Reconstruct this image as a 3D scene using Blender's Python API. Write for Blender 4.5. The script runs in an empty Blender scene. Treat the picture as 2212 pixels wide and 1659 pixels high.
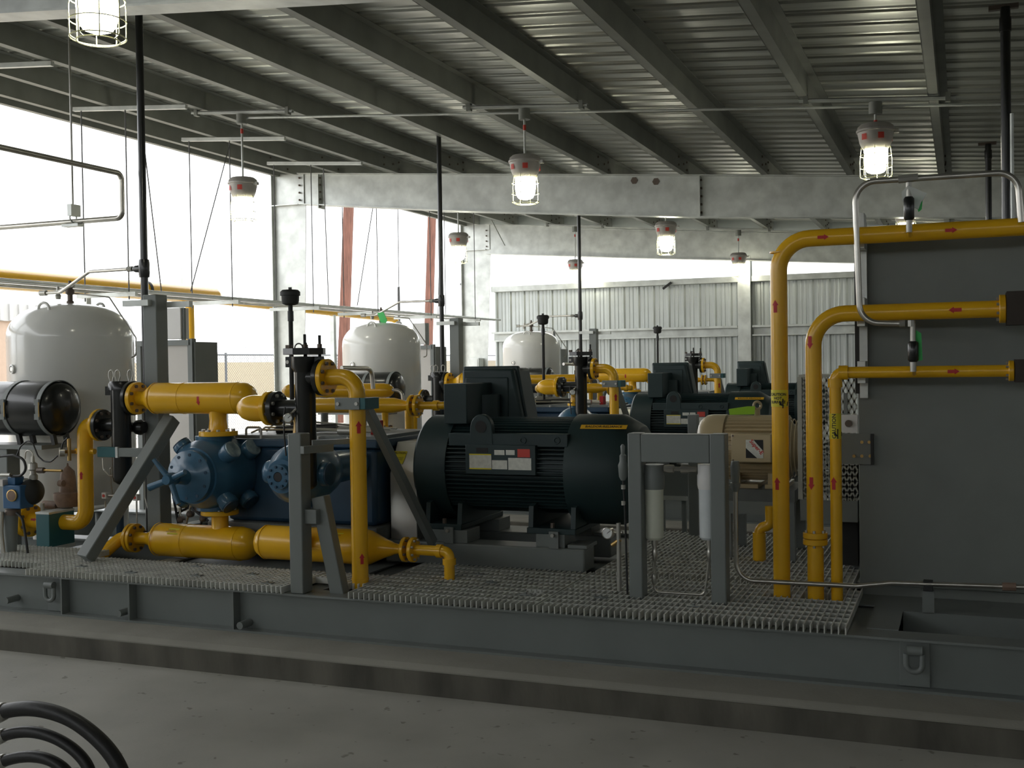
import bpy, math, random
from math import pi, sin, cos, radians as R_
from mathutils import Vector as V, Matrix
random.seed(4)
C = bpy.context.scene.collection
SC = bpy.context.scene

# ------------------------------------------------------------ camera
F, YAW, PIT, ROL, H = 2420.0, .382, .0181, .0151, 1.65
_fwd = V((-sin(YAW)*cos(PIT), cos(YAW)*cos(PIT), -sin(PIT)))
_r = V((cos(YAW), sin(YAW), 0)); _d = _fwd.cross(_r)
_R = cos(ROL)*_r + sin(ROL)*_d; _D = -sin(ROL)*_r + cos(ROL)*_d
cam = bpy.data.cameras.new('camera'); cam.sensor_width = 36; cam.lens = F/2212*36
cam.clip_start = .05; cam.clip_end = 500
camo = bpy.data.objects.new('camera', cam); C.objects.link(camo)
camo.matrix_world = Matrix(((_R.x, -_D.x, -_fwd.x, 0), (_R.y, -_D.y, -_fwd.y, 0), (_R.z, -_D.z, -_fwd.z, H), (0, 0, 0, 1)))
SC.camera = camo

def ray(x, y): return _R*((x-1106)/F) + _D*((y-829.5)/F) + _fwd
def at(x, y, Y):                      # the point at depth Y seen at (x, y) in the photograph
    d = ray(x, y); return V((0, 0, H)) + d*(Y/d.y)
def atz(x, y, Z):
    d = ray(x, y); return V((0, 0, H)) + d*((Z-H)/d.z)
def mpp(x, y, Y):                     # metres per photograph pixel there
    return Y/ray(x, y).y/F

# ------------------------------------------------------------ world, sun, exposure
W = bpy.data.worlds.new('sky'); SC.world = W; W.use_nodes = True
nt = W.node_tree; bg = nt.nodes['Background']
tc = nt.nodes.new('ShaderNodeTexCoord'); nz = nt.nodes.new('ShaderNodeTexNoise'); cr = nt.nodes.new('ShaderNodeValToRGB')
nz.inputs['Scale'].default_value = 2.2; nz.inputs['Detail'].default_value = 4
cr.color_ramp.elements[0].color = (.92, .96, 1, 1); cr.color_ramp.elements[1].color = (.98, .99, 1, 1)
nt.links.new(tc.outputs['Generated'], nz.inputs['Vector']); nt.links.new(nz.outputs['Fac'], cr.inputs['Fac'])
nt.links.new(cr.outputs['Color'], bg.inputs['Color']); bg.inputs['Strength'].default_value = 1.5
SC.view_settings.view_transform = 'Standard'; SC.view_settings.look = 'None'
SC.view_settings.exposure = 1.2; SC.view_settings.gamma = 1; SC.view_settings.use_curve_mapping = False
SC.cycles.max_bounces = 8; SC.cycles.diffuse_bounces = 4; SC.cycles.glossy_bounces = 4
LAMP_WATTS = 15.0

# ------------------------------------------------------------ materials
def mat(name, col, rough=.5, metal=0, var=0, scale=6, bump=0, bscale=40, emit=None, est=0, spec=.5, coat=0, alpha=1, col2=None, stretch=None):
    m = bpy.data.materials.new(name); m.use_nodes = True
    n = m.node_tree.nodes; l = m.node_tree.links; b = n['Principled BSDF']
    b.inputs['Base Color'].default_value = (*col, 1); b.inputs['Roughness'].default_value = rough
    b.inputs['Metallic'].default_value = metal; b.inputs['Specular IOR Level'].default_value = spec
    b.inputs['Coat Weight'].default_value = coat; b.inputs['Coat Roughness'].default_value = .08
    b.inputs['Alpha'].default_value = alpha
    g = n.new('ShaderNodeNewGeometry'); vec = g.outputs['Position']
    if stretch:
        mp = n.new('ShaderNodeMapping'); mp.inputs['Scale'].default_value = stretch
        l.new(vec, mp.inputs['Vector']); vec = mp.outputs['Vector']
    if var or col2:
        t = n.new('ShaderNodeTexNoise'); t.inputs['Scale'].default_value = scale; t.inputs['Detail'].default_value = 6
        r = n.new('ShaderNodeValToRGB'); r.color_ramp.elements[0].position = .32; r.color_ramp.elements[1].position = .68
        r.color_ramp.elements[0].color = (*[c*(1-var) for c in (col2 or col)], 1)
        r.color_ramp.elements[1].color = (*[min(1, c*(1+var)) for c in col], 1)
        l.new(vec, t.inputs['Vector']); l.new(t.outputs['Fac'], r.inputs['Fac']); l.new(r.outputs['Color'], b.inputs['Base Color'])
    if bump:
        t2 = n.new('ShaderNodeTexNoise'); t2.inputs['Scale'].default_value = bscale; t2.inputs['Detail'].default_value = 3
        bp = n.new('ShaderNodeBump'); bp.inputs['Strength'].default_value = bump; bp.inputs['Distance'].default_value = .01
        l.new(vec, t2.inputs['Vector']); l.new(t2.outputs['Fac'], bp.inputs['Height']); l.new(bp.outputs['Normal'], b.inputs['Normal'])
    if emit:
        b.inputs['Emission Color'].default_value = (*emit, 1); b.inputs['Emission Strength'].default_value = est
    return m
M = dict(
    yellow=mat('yellow_paint', (.82, .45, .012), .27, var=.06, scale=3, coat=.15, bump=.04, bscale=25),
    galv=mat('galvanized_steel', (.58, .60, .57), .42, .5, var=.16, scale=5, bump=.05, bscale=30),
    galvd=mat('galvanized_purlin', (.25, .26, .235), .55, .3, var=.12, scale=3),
    deck=mat('galvalume_roof', (.40, .41, .37), .38, .75, var=.2, scale=2.5, stretch=(.5, 6, 1)),
    wallp=mat('galvalume_wall', (.56, .59, .57), .42, .45, var=.06, scale=2),
    gray=mat('gray_paint', (.19, .208, .2), .42, var=.05, scale=4, bump=.03),
    grayd=mat('gray_cabinet_paint', (.20, .215, .20), .55, var=.07, scale=3),
    grate=mat('gray_grating', (.56, .57, .53), .6, var=.15, scale=9),
    plate=mat('gray_deck_plate', (.13, .14, .135), .6, var=.2, scale=5),
    teal=mat('teal_motor_paint', (.016, .036, .038), .5, var=.1, scale=4),
    clamp=mat('teal_clamp_plastic', (.02, .11, .12), .45),
    blue=mat('blue_compressor_paint', (.038, .12, .205), .34, var=.12, scale=7, coat=.2, bump=.05, bscale=30),
    blued=mat('dark_blue_crankcase_paint', (.02, .055, .10), .38, var=.12, scale=6),
    cap=mat('machined_valve_cap', (.30, .38, .40), .45, .2, var=.3, scale=14, col2=(.12, .2, .25)),
    black=mat('black_gloss_paint', (.012, .013, .012), .28, var=.1, coat=.2),
    blackm=mat('black_matte', (.02, .021, .02), .6),
    rubber=mat('black_rubber', (.018, .018, .018), .45, bump=.1, bscale=60),
    white=mat('white_tank_paint', (.80, .80, .76), .22, var=.02, scale=2, coat=.5),
    panel=mat('white_panel_paint', (.60, .57, .53), .4, var=.04, scale=3),
    plastic=mat('white_filter_bowl', (.72, .74, .62), .35, var=.05),
    plastic2=mat('bluish_filter_bowl', (.66, .70, .71), .35, var=.05),
    steel=mat('stainless_tube', (.55, .53, .48), .28, .85, var=.1, scale=10),
    rod=mat('dull_threaded_rod', (.12, .12, .12), .5, .3),
    zinc=mat('zinc_bolt', (.45, .44, .40), .4, .7),
    bolt=mat('dull_bolt', (.14, .11, .09), .5, .4),
    brass=mat('brass', (.5, .33, .12), .35, .8),
    rust=mat('brown_primer', (.24, .16, .115), .6, var=.25, scale=18, bump=.2),
    dbrown=mat('brown_flange_block', (.03, .02, .012), .6, var=.2),
    conc=mat('concrete_pad', (.28, .27, .235), .9, var=.1, scale=3, bump=.15, bscale=60),
    alu=mat('bright_sheet_metal', (.55, .54, .50), .33, .75, var=.08, scale=3),
    tan=mat('tan_motor_paint', (.52, .42, .25), .36, var=.04, coat=.2),
    dial=mat('white_gauge_dial', (.75, .77, .76), .3),
    red=mat('red_mark', (.50, .02, .02), .5),
    redl=mat('red_label', (.60, .06, .04), .5),
    yl=mat('yellow_label', (.72, .60, .02), .5),
    ylo=mat('amber_strip', (.75, .42, .02), .5),
    ink=mat('black_ink', (.01, .01, .01), .6),
    tag=mat('green_tag', (.05, .55, .12), .5),
    lime=mat('lime_tag', (.30, .55, .03), .5),
    film=mat('clear_plastic_bag', (.75, .78, .74), .25, alpha=.55),
    silver=mat('silver_nameplate', (.60, .60, .54), .35, .5, var=.1, scale=40),
    bluei=mat('blue_instrument', (.025, .10, .22), .4),
    wood=mat('utility_pole_wood', (.15, .065, .045), .8, var=.3, scale=4, stretch=(6, 6, .5)),
    outw=mat('white_outdoor_pole', (.75, .76, .76), .6),
    tanw=mat('tan_stucco', (.40, .30, .23), .9, var=.04),
    tanw2=mat('tan_block_wall', (.42, .36, .25), .9, var=.05),
    fasc=mat('white_metal_fascia', (.42, .42, .41), .5),
    fence=mat('fence_wire', (.13, .14, .15), .5, .5),
    concd=mat('dark_concrete_face', (.13, .122, .10), .9, var=.25, scale=4, bump=.2, bscale=50, col2=(.09, .085, .07), stretch=(1, 1, .35)),
    sand=mat('pale_ground', (.55, .50, .42), .95, var=.1, scale=.6),
    guard=mat('expanded_metal', (.40, .41, .37), .5, .3),
    white2=mat('white_label', (.75, .74, .72), .4),
    housing=mat('cast_lamp_housing', (.40, .38, .35), .5, .2, var=.08, scale=12),
    globe=mat('lamp_globe', (1, 1, .9), .3, emit=(1, .97, .80), est=LAMP_WATTS),
    cage=mat('lamp_cage_wire', (.62, .62, .40), .35, .7),
)
def floor_mat():
    m = mat('concrete_floor', (.34, .33, .29), .62, bump=.08, bscale=50)
    n = m.node_tree.nodes; l = m.node_tree.links; b = n['Principled BSDF']; g = n['Geometry']
    def noise(s, d=6):
        t = n.new('ShaderNodeTexNoise'); t.inputs['Scale'].default_value = s; t.inputs['Detail'].default_value = d
        l.new(g.outputs['Position'], t.inputs['Vector']); return t
    a = noise(1.3); r = n.new('ShaderNodeValToRGB'); l.new(a.outputs['Fac'], r.inputs['Fac'])
    r.color_ramp.elements[0].position = .3; r.color_ramp.elements[0].color = (.32, .315, .278, 1)
    r.color_ramp.elements[1].position = .72; r.color_ramp.elements[1].color = (.47, .46, .415, 1)
    s = noise(13, 2); r2 = n.new('ShaderNodeValToRGB'); l.new(s.outputs['Fac'], r2.inputs['Fac'])
    r2.color_ramp.elements[0].position = .29; r2.color_ramp.elements[0].color = (.45, .43, .38, 1)
    r2.color_ramp.elements[1].position = .33; r2.color_ramp.elements[1].color = (1, 1, 1, 1)
    mx = n.new('ShaderNodeMix'); mx.data_type = 'RGBA'; mx.blend_type = 'MULTIPLY'; mx.inputs[0].default_value = .8
    l.new(r.outputs['Color'], mx.inputs[6]); l.new(r2.outputs['Color'], mx.inputs[7]); l.new(mx.outputs[2], b.inputs['Base Color'])
    return m
M['floor'] = floor_mat()

# ------------------------------------------------------------ mesh building
def basis(a):
    a = V(a).normalized(); u = V((0, 0, 1)).cross(a)
    if u.length < 1e-3: u = V((1, 0, 0))
    u.normalize(); return a, u, a.cross(u)
def fillet(pts, r, k=6):
    pts = [V(p) for p in pts]; out = [pts[0]]
    for i in range(1, len(pts)-1):
        p = pts[i]; a = pts[i-1]-p; b = pts[i+1]-p; la, lb = a.length, b.length; a.normalize(); b.normalize()
        ang = math.acos(max(-1, min(1, a.dot(b))))
        if ang > pi-.03: out.append(p); continue
        d = min(r/math.tan(ang/2), la*.49, lb*.49); rr = d*math.tan(ang/2)
        c = p+(a+b).normalized()*(rr/sin(ang/2)); s = p+a*d-c; e = p+b*d-c
        th = math.acos(max(-1, min(1, s.normalized().dot(e.normalized()))))
        for j in range(k+1):
            t = j/k; out.append(c+(s*sin((1-t)*th)+e*sin(t*th))/sin(th))
    out.append(pts[-1]); return out
class MB:
    def __init__(s): s.v = []; s.f = []
    def add(s, vs, fs):
        o = len(s.v); s.v += [V(v) for v in vs]; s.f += [[i+o for i in f] for f in fs]; return s
    def box(s, x0, x1, y0, y1, z0, z1):
        x0, x1 = sorted((x0, x1)); y0, y1 = sorted((y0, y1)); z0, z1 = sorted((z0, z1))
        return s.add([(x, y, z) for z in (z0, z1) for y in (y0, y1) for x in (x0, x1)],
                     [(0, 2, 3, 1), (4, 5, 7, 6), (0, 1, 5, 4), (2, 6, 7, 3), (0, 4, 6, 2), (1, 3, 7, 5)])
    def bar(s, p0, p1, w, h, up=(0, 0, 1)):
        p0, p1 = V(p0), V(p1); a = (p1-p0).normalized(); u = V(up).cross(a)
        if u.length < 1e-4: u = V((1, 0, 0)).cross(a)
        u.normalize(); b = a.cross(u)
        vs = [p+u*(sx*w/2)+b*(sy*h/2) for p in (p0, p1) for sx, sy in ((-1, -1), (1, -1), (1, 1), (-1, 1))]
        return s.add(vs, [(3, 2, 1, 0), (4, 5, 6, 7), (0, 1, 5, 4), (1, 2, 6, 5), (2, 3, 7, 6), (3, 0, 4, 7)])
    def lathe(s, o, axis, prof, n=28):
        o = V(o); a, u, w = basis(axis); vs = []; fs = []; rings = []
        for t, r in prof:
            if r <= 1e-6: rings.append([len(vs)]); vs.append(o+a*t)
            else:
                rings.append(list(range(len(vs), len(vs)+n)))
                vs += [o+a*t+(u*cos(2*pi*k/n)+w*sin(2*pi*k/n))*r for k in range(n)]
        for A, B in zip(rings, rings[1:]):
            for k in range(n):
                k2 = (k+1) % n
                if len(A) == 1 and len(B) == 1: break
                if len(A) == 1: fs.append((A[0], B[k2], B[k])[::-1])
                elif len(B) == 1: fs.append((A[k], A[k2], B[0]))
                else: fs.append((A[k], A[k2], B[k2], B[k]))
        if len(rings[0]) > 1: fs.append(rings[0][::-1])
        if len(rings[-1]) > 1: fs.append(rings[-1])
        return s.add(vs, fs)
    def cyl(s, p0, p1, r, r1=None, n=20):
        p0, p1 = V(p0), V(p1); return s.lathe(p0, p1-p0, [(0, r), ((p1-p0).length, r if r1 is None else r1)], n)
    def tube(s, pts, r, bend=0, n=12, k=6, closed=False):
        P = fillet(pts, bend, k) if bend else [V(p) for p in pts]
        if closed: P.append(P[0])
        vs = []; u = None
        for i, p in enumerate(P):
            if closed and i in (0, len(P)-1): t = P[1]-P[-2]
            else: t = P[min(i+1, len(P)-1)]-P[max(i-1, 0)]
            t.normalize()
            if u is None: _, u, _ = basis(t)
            else: u = (u-t*u.dot(t)).normalized()
            w = t.cross(u); vs += [p+(u*cos(2*pi*j/n)+w*sin(2*pi*j/n))*r for j in range(n)]
        fs = [(i*n+j, i*n+(j+1) % n, (i+1)*n+(j+1) % n, (i+1)*n+j) for i in range(len(P)-1) for j in range(n)]
        if not closed: fs += [list(range(n))[::-1], [(len(P)-1)*n+j for j in range(n)]]
        return s.add(vs, fs)
    def ring(s, c, axis, R, r, n=28, m=8, a0=0, a1=2*pi):
        c = V(c); a, u, w = basis(axis); full = abs(a1-a0-2*pi) < 1e-6
        pts = [c+(u*cos(a0+(a1-a0)*k/n)+w*sin(a0+(a1-a0)*k/n))*R for k in range(n if full else n+1)]
        return s.tube(pts, r, 0, m, closed=full)
    def band(s, c, axis, R, w, t, n=36, a0=0, a1=2*pi):     # flat strap round a cylinder
        c = V(c); a, u, v = basis(axis); vs = []
        for k in range(n+1):
            th = a0+(a1-a0)*k/n; e = u*cos(th)+v*sin(th)
            vs += [c+e*R-a*w/2, c+e*R+a*w/2, c+e*(R+t)+a*w/2, c+e*(R+t)-a*w/2]
        fs = [(k*4+j, k*4+(j+1) % 4, k*4+4+(j+1) % 4, k*4+4+j) for k in range(n) for j in range(4)]
        fs += [(3, 2, 1, 0), (n*4, n*4+1, n*4+2, n*4+3)]
        return s.add(vs, fs)
    def prism(s, poly, d):                                  # polygon of points, pushed along d
        poly = [V(p) for p in poly]; n = len(poly); d = V(d)
        return s.add(poly+[p+d for p in poly], [list(range(n))[::-1], [n+i for i in range(n)]]+[(i, (i+1) % n, n+(i+1) % n, n+i) for i in range(n)])
    def build(s, name, m, parent=None, bev=0, flat=False, **tags):
        me = bpy.data.meshes.new(name)
        if parent is not None: o0 = V(parent['_o'])
        else:
            xs = [v.x for v in s.v]; ys = [v.y for v in s.v]; zs = [v.z for v in s.v]
            o0 = V(((min(xs)+max(xs))/2, (min(ys)+max(ys))/2, min(zs)))
        me.from_pydata([v-o0 for v in s.v], [], s.f); me.update()
        import bmesh
        bm = bmesh.new(); bm.from_mesh(me); bmesh.ops.recalc_face_normals(bm, faces=bm.faces); bm.to_mesh(me); bm.free()
        if not flat:
            me.polygons.foreach_set('use_smooth', [True]*len(me.polygons)); me.set_sharp_from_angle(angle=R_(38))
        me.materials.append(M[m] if isinstance(m, str) else m)
        o = bpy.data.objects.new(name, me); C.objects.link(o)
        if parent is not None: o.parent = parent
        if parent is None: o.location = o0
        o['_o'] = tuple(o0)
        if bev:
            b = o.modifiers.new('bevel', 'BEVEL'); b.width = bev; b.segments = 2; b.limit_method = 'ANGLE'; b.angle_limit = R_(50)
        for k, v in tags.items(): o[k] = v
        return o
def thing(name, label, cat, loc, group=None):
    o = bpy.data.objects.new(name, None); C.objects.link(o); o.location = V(loc); o.empty_display_size = .1
    o['_o'] = tuple(loc); o['label'] = label; o['category'] = cat
    if group: o['group'] = group
    return o
def single(mb, name, m, label, cat, group=None, bev=0):
    o = mb.build(name, m, None, bev); o['label'] = label; o['category'] = cat
    if group: o['group'] = group
    return o
def struct(mb, name, m, bev=0, parent=None):
    o = mb.build(name, m, parent, bev)
    if parent is None: o['kind'] = 'structure'
    return o
def kids(o): return [c for c in ALLK.get(o.name, [])]
def copy_tree(root, off, label, group=None):
    kd = {}
    for o in C.objects:
        if o.parent: kd.setdefault(o.parent.name, []).append(o)
    def rec(o, par):
        c = o.copy(); C.objects.link(c)
        if par: c.parent = par
        for ch in kd.get(o.name, []): rec(ch, c)
        return c
    c = rec(root, None); c.location = root.location+V(off); c['label'] = label
    if group: c['group'] = group
    return c

# ------------------------------------------------------------ writing and marks
def text_polys(body, size, align='CENTER', bold=.0):
    cu = bpy.data.curves.new('t', 'FONT'); cu.body = body; cu.size = size; cu.align_x = align; cu.align_y = 'CENTER'; cu.offset = bold; cu.resolution_u = 2
    o = bpy.data.objects.new('t', cu); C.objects.link(o)
    bpy.context.view_layer.update()
    me = bpy.data.meshes.new_from_object(o.evaluated_get(bpy.context.evaluated_depsgraph_get()))
    vs = [(v.co.x, v.co.y) for v in me.vertices]; fs = [list(p.vertices) for p in me.polygons]
    bpy.data.objects.remove(o); bpy.data.curves.remove(cu); bpy.data.meshes.remove(me)
    return vs, fs
def rect2(w, h, nx=8): # subdivided rectangle
    vs = [((i/nx-.5)*w, (j-.5)*h) for j in (0, 1) for i in range(nx+1)]
    return vs, [(i, i+1, nx+2+i, nx+1+i) for i in range(nx)]
def rect2v(w, h, ny=8):
    vs = [((i-.5)*w, (j/ny-.5)*h) for j in range(ny+1) for i in (0, 1)]
    return vs, [(2*j, 2*j+1, 2*j+3, 2*j+2) for j in range(ny)]
def tf(vf, dx=0, dy=0, rot=0, sc=1):
    vs, fs = vf; c, s = cos(rot), sin(rot); return [((x*c-y*s)*sc+dx, (x*s+y*c)*sc+dy) for x, y in vs], fs
def arrow2(L=.1):
    w = L*.15; vs = []; fs = []
    for k in range(4):
        x = -L/2+k*L*.62/3; vs += [(x, -w), (x, 0), (x, w)]
    for k in range(3): fs += [(3*k, 3*k+3, 3*k+4, 3*k+1), (3*k+1, 3*k+4, 3*k+5, 3*k+2)]
    n = len(vs); h = L*.27; x0, x1 = L*.08, L/2
    for sg in (-1, 1):
        n = len(vs); vs += [(x0, 0), (x0, sg*h*.5), (x0, sg*h), ((x0+x1)/2, 0), ((x0+x1)/2, sg*h*.5), (x1, 0)]
        f = [(n, n+3, n+4, n+1), (n+1, n+4, n+2), (n+3, n+5, n+4)]; fs += f if sg < 0 else [q[::-1] for q in f]
    return vs, fs
def on_pipe(vf, c, axis, face, r):      # wrap 2-D marks on a round pipe: x runs along axis, y round it; face = outward direction
    c = V(c); a = V(axis).normalized(); f = V(face); f = (f-a*f.dot(a)).normalized(); t = f.cross(a)
    mb = MB(); mb.add([c+a*x+(f*cos(y/r)+t*sin(y/r))*(r) for x, y in vf[0]], vf[1]); return mb
def on_plane(vf, c, xd, yd, lift=0):
    c, xd, yd = V(c), V(xd).normalized(), V(yd).normalized(); n = xd.cross(yd)
    mb = MB(); mb.add([c+xd*x+yd*y+n*lift for x, y in vf[0]], vf[1]); return mb
def join2(*L):
    vs = []; fs = []
    for a, b in L: o = len(vs); vs += a; fs += [[i+o for i in f] for f in b]
    return vs, fs
def arrow(par, c, axis, face, r, L=.075):
    return on_pipe(arrow2(L), c, axis, face, r+.0022).build('flow_arrow', 'red', par, label='red painted flow arrow')

# ------------------------------------------------------------ flanges and bolts
def flange(par, c, axis, r, t, m='yellow', nb=8, br=None, bm='bolt', proud=.012, bs=None, name='flange', both=False):
    c = V(c); a, u, w = basis(axis)
    fl = MB().lathe(c-a*t/2, a, [(0, r-.003), (.003, r), (t-.003, r), (t, r-.003)], 32).build(name, m, par)
    bs = bs or r*.11; br = br or r*.8
    for k in range(nb):
        th = 2*pi*(k+.5)/nb; p = c+(u*cos(th)+w*sin(th))*br
        b = MB(); b.cyl(p+a*(t/2-.001), p+a*(t/2+proud), bs, n=6)
        if both: b.cyl(p-a*(t/2-.001), p-a*(t/2+proud), bs, n=6)
        b.build('bolt', bm, fl)
    return fl
def gauge(name, label, c, face, r, stem_to=None):
    c = V(c); f = V(face).normalized(); t = thing(name, label, 'gauge', c-V((0, 0, r)))
    MB().lathe(c-f*.03, f, [(0, r*.9), (.0, r), (.034, r), (.036, r*.86), (.03, r*.84)], 28).build('case', 'steel', t)
    d = MB().lathe(c-f*.0, f, [(0, r*.86), (.003, r*.86)], 28).build('dial', 'dial', t)
    a, u, w = basis(f)
    mb = MB(); mb.bar(c+f*.004, c+f*.004+(u*.6+w*.5)*r, .002, .001, f); mb.build('needle', 'ink', d)
    if stem_to: MB().tube([c-f*.02]+[V(p) for p in stem_to], .007, .01).build('stem', 'steel', t)
    return t
# ============================================================ THE BUILDING
def roofz(x, off=0): return H+2.162-.0804*x+off      # underside of the purlins
XE, XR, YW = -9.66, 5.5, 21.5
struct(MB().box(-13, 7, -8, 22.5, -.2, 0), 'floor', 'floor')
mb = MB().box(-140, 80, -60, 160, -.3, -.06); struct(mb, 'ground', 'sand')
# corrugated roof: ribs run down the slope, profile along Y
def ribs(y0, y1, pitch=.305, h=.032):
    P = []; y = y0
    while y < y1:
        P += [(y, 0), (y+.16, 0), (y+.172, h*.25), (y+.185, h*.25), (y+.197, 0), (y+.235, 0), (y+.255, h), (y+.285, h)]; y += pitch
    return P
def roof():
    P = ribs(-7, 21.9); x0, x1 = XE-.35, XR+.6; vs = []
    for x in (x0, x1):
        for y, h in P: vs.append((x, y, roofz(x, .205)+h))
        for y, h in P: vs.append((x, y, roofz(x, .207)+h))
    n = len(P); fs = []
    for i in range(n-1): fs += [(i, i+1, 2*n+i+1, 2*n+i), (n+i, 3*n+i, 3*n+i+1, n+i+1)]
    mb = MB().add(vs, fs); return struct(mb, 'ceiling', 'deck')
roof()
# purlins
PX = [-9.36, -8.49, -7.49, -6.48, -5.43, -4.36, -3.30, -2.26, -1.22, -.17, .87, 1.9, 2.95, 4.0, 5.1]
RY = [5.2, 14.5, 21.4]
pur_lab = {}
for i, x in enumerate(PX):
    z = roofz(x); mb = MB(); t = .008
    # Z section: bottom flange towards -X, web, top flange towards +X
    y0, y1 = -6.9, 21.7
    mb.box(x-.005, x+.002, y0, y1, z, z+.2); mb.box(x-.075, x-.005, y0, y1, z, z+t); mb.box(x+.002, x+.07, y0, y1, z+.2-t, z+.2); mb.box(x-.078, x-.072, y0, y1, z+.0, z+.022)
    p = thing('purlin', 'long galvanized roof purlin', 'purlin', (x, 7.4, z), 'roof purlins')
    if x < -9: p['label'] = 'outermost galvanized eave purlin along the open side of the roof'
    elif x < 2: p['label'] = 'galvanized roof purlin, %s in from the open eave' % ['', 'first', 'second', 'third', 'fourth', 'fifth', 'sixth', 'seventh', 'eighth', 'ninth', 'tenth', 'eleventh'][i]
    else: p['label'] = 'galvanized roof purlin over the far right of the shed, past the picture edge'
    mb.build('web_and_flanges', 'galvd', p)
    for ry in RY:
        if ry < 6: continue
        for dy, dz in ((-.55, .05), (-.55, .15), (-.1, .05), (-.1, .15), (-.28, .1)):
            MB().cyl((x+.002, ry+dy, z+dz), (x+.016, ry+dy, z+dz), .014, n=6).build('bolt', 'bolt', p)
    if i == 0:
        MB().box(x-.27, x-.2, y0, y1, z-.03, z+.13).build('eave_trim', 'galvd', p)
# rafters, columns
def rafter(name, Y, depths, label, x1=XR):
    t = thing(name, label, 'rafter', (-2, Y, 3.4)); xs = [d[0] for d in depths]
    web = MB(); top = MB(); bot = MB(); n = len(depths)
    poly = [(x, Y-.005, roofz(x, -.012)) for x, d in depths]+[(x, Y-.005, roofz(x, -d)) for x, d in depths[::-1]]
    web.prism(poly, (0, .01, 0)).build('web', 'galv', t)
    for (xa, da), (xb, db) in zip(depths, depths[1:]):
        top.bar((xa, Y, roofz(xa, -.007)), (xb, Y, roofz(xb, -.007)), .17, .012)
        bot.bar((xa, Y, roofz(xa, -da)), (xb, Y, roofz(xb, -db)), .17, .014)
    top.build('top_flange', 'galv', t); bot.build('bottom_flange', 'galv', t)
    return t
D2 = [(-9.21, .46), (-9.2, .46), (-6.53, .52), (-3.16, .545), (-1.2, .51), (2, .46), (XR, .45)]
r2 = rafter('rafter', 14.5, D2, 'galvanized tapered roof rafter in mid shed, lights hanging before it')
for sx, hh in ((-3.14, .53), (-8.85, .5)):
    z1 = roofz(sx, -.02); MB().box(sx-.01, sx+.01, 14.41, 14.59, z1-hh, z1).build('stiffener', 'galv', r2)
    for k in range(5):
        MB().cyl((sx+.01, 14.45, z1-.05-k*.105), (sx+.03, 14.45, z1-.05-k*.105), .016, n=6).build('bolt', 'bolt', r2)
for px, py in ((1370, 390), (1417, 392)):
    p = at(px, py, 14.49); MB().lathe(p-V((0, .002, 0)), (0, 1, 0), [(0, .05), (.006, .05)], 6).build('slot_cover', 'bolt', r2)
r3 = rafter('rafter', 21.4, [(-9.12, .61), (-9.1, .61), (-6, .6), (-1.8, .56), (2, .5), (XR, .45)], 'galvanized roof rafter at the far end above the corrugated wall')
r1 = rafter('rafter', 5.2, [(-9.22, .44), (-9.2, .44), (-6, .44), (-3.16, .46), (0, .45), (XR, .45)], 'galvanized roof rafter nearest the viewer, crossing the top left corner')
p = at(702, 20, 5.18); MB().box(p.x-.012, p.x+.012, 5.1, 5.3, roofz(p.x, -.44), roofz(p.x, -.02)).build('splice_plate', 'galv', r1)
for dx in (.06,):
    for dz in (.12, .2, .32):
        MB().cyl((p.x+dx-.05, 5.16, roofz(p.x, -dz)), (p.x+dx-.025, 5.16, roofz(p.x, -dz)), .02, n=6).build('bolt', 'bolt', r1)
def column(Y, w0, w1, label, zt):
    t = thing('steel_column', label, 'column', (XE+w1/2, Y, 0))
    ztp = roofz(XE, -.01)
    MB().prism([(XE, Y-.005, 0), (XE+w0, Y-.005, 0), (XE+w1, Y-.005, zt), (XE+w1, Y-.005, ztp-.04), (XE, Y-.005, ztp)], (0, .01, 0)).build('web', 'galv', t)
    MB().box(XE-.012, XE, Y-.09, Y+.09, 0, ztp).build('outer_flange', 'galv', t)
    MB().bar((XE+w0, Y, 0), (XE+w1, Y, zt), .18, .014, (0, 1, 0)).build('inner_flange', 'galv', t)
    MB().box(XE, XE+w1, Y-.09, Y+.09, zt-.008, zt+.006).build('cap_stiffener', 'galv', t)
    MB().box(XE-.05, XE+w0+.05, Y-.13, Y+.13, 0, .02).build('base_plate', 'galv', t)
    MB().bar((XE+w1-.01, Y-.02, zt), (XE+w1-.01, Y-.02, ztp-.04), .16, .012, (0, 1, 0)).build('knee_plate', 'galv', t)
    for k in range(4):
        MB().cyl((XE+w1, Y-.05, zt+.06+k*.11), (XE+w1+.02, Y-.05, zt+.06+k*.11), .016, n=6).build('bolt', 'bolt', t)
    return t
column(14.5, .34, .46, 'galvanized tapered column on the open side, left of the brown utility pole', 4.09)
c3 = column(21.4, .36, .55, 'galvanized tapered column at the corner where the corrugated wall begins', 4.02)
column(5.2, .34, .44, 'galvanized column on the open side, out of frame to the left', 4.12)
a = at(1062, 476, 21.2); b = at(1090, 530, 21.2)
MB().bar(a, b, .06, .01).build('knee_brace', 'galv', c3)
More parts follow.
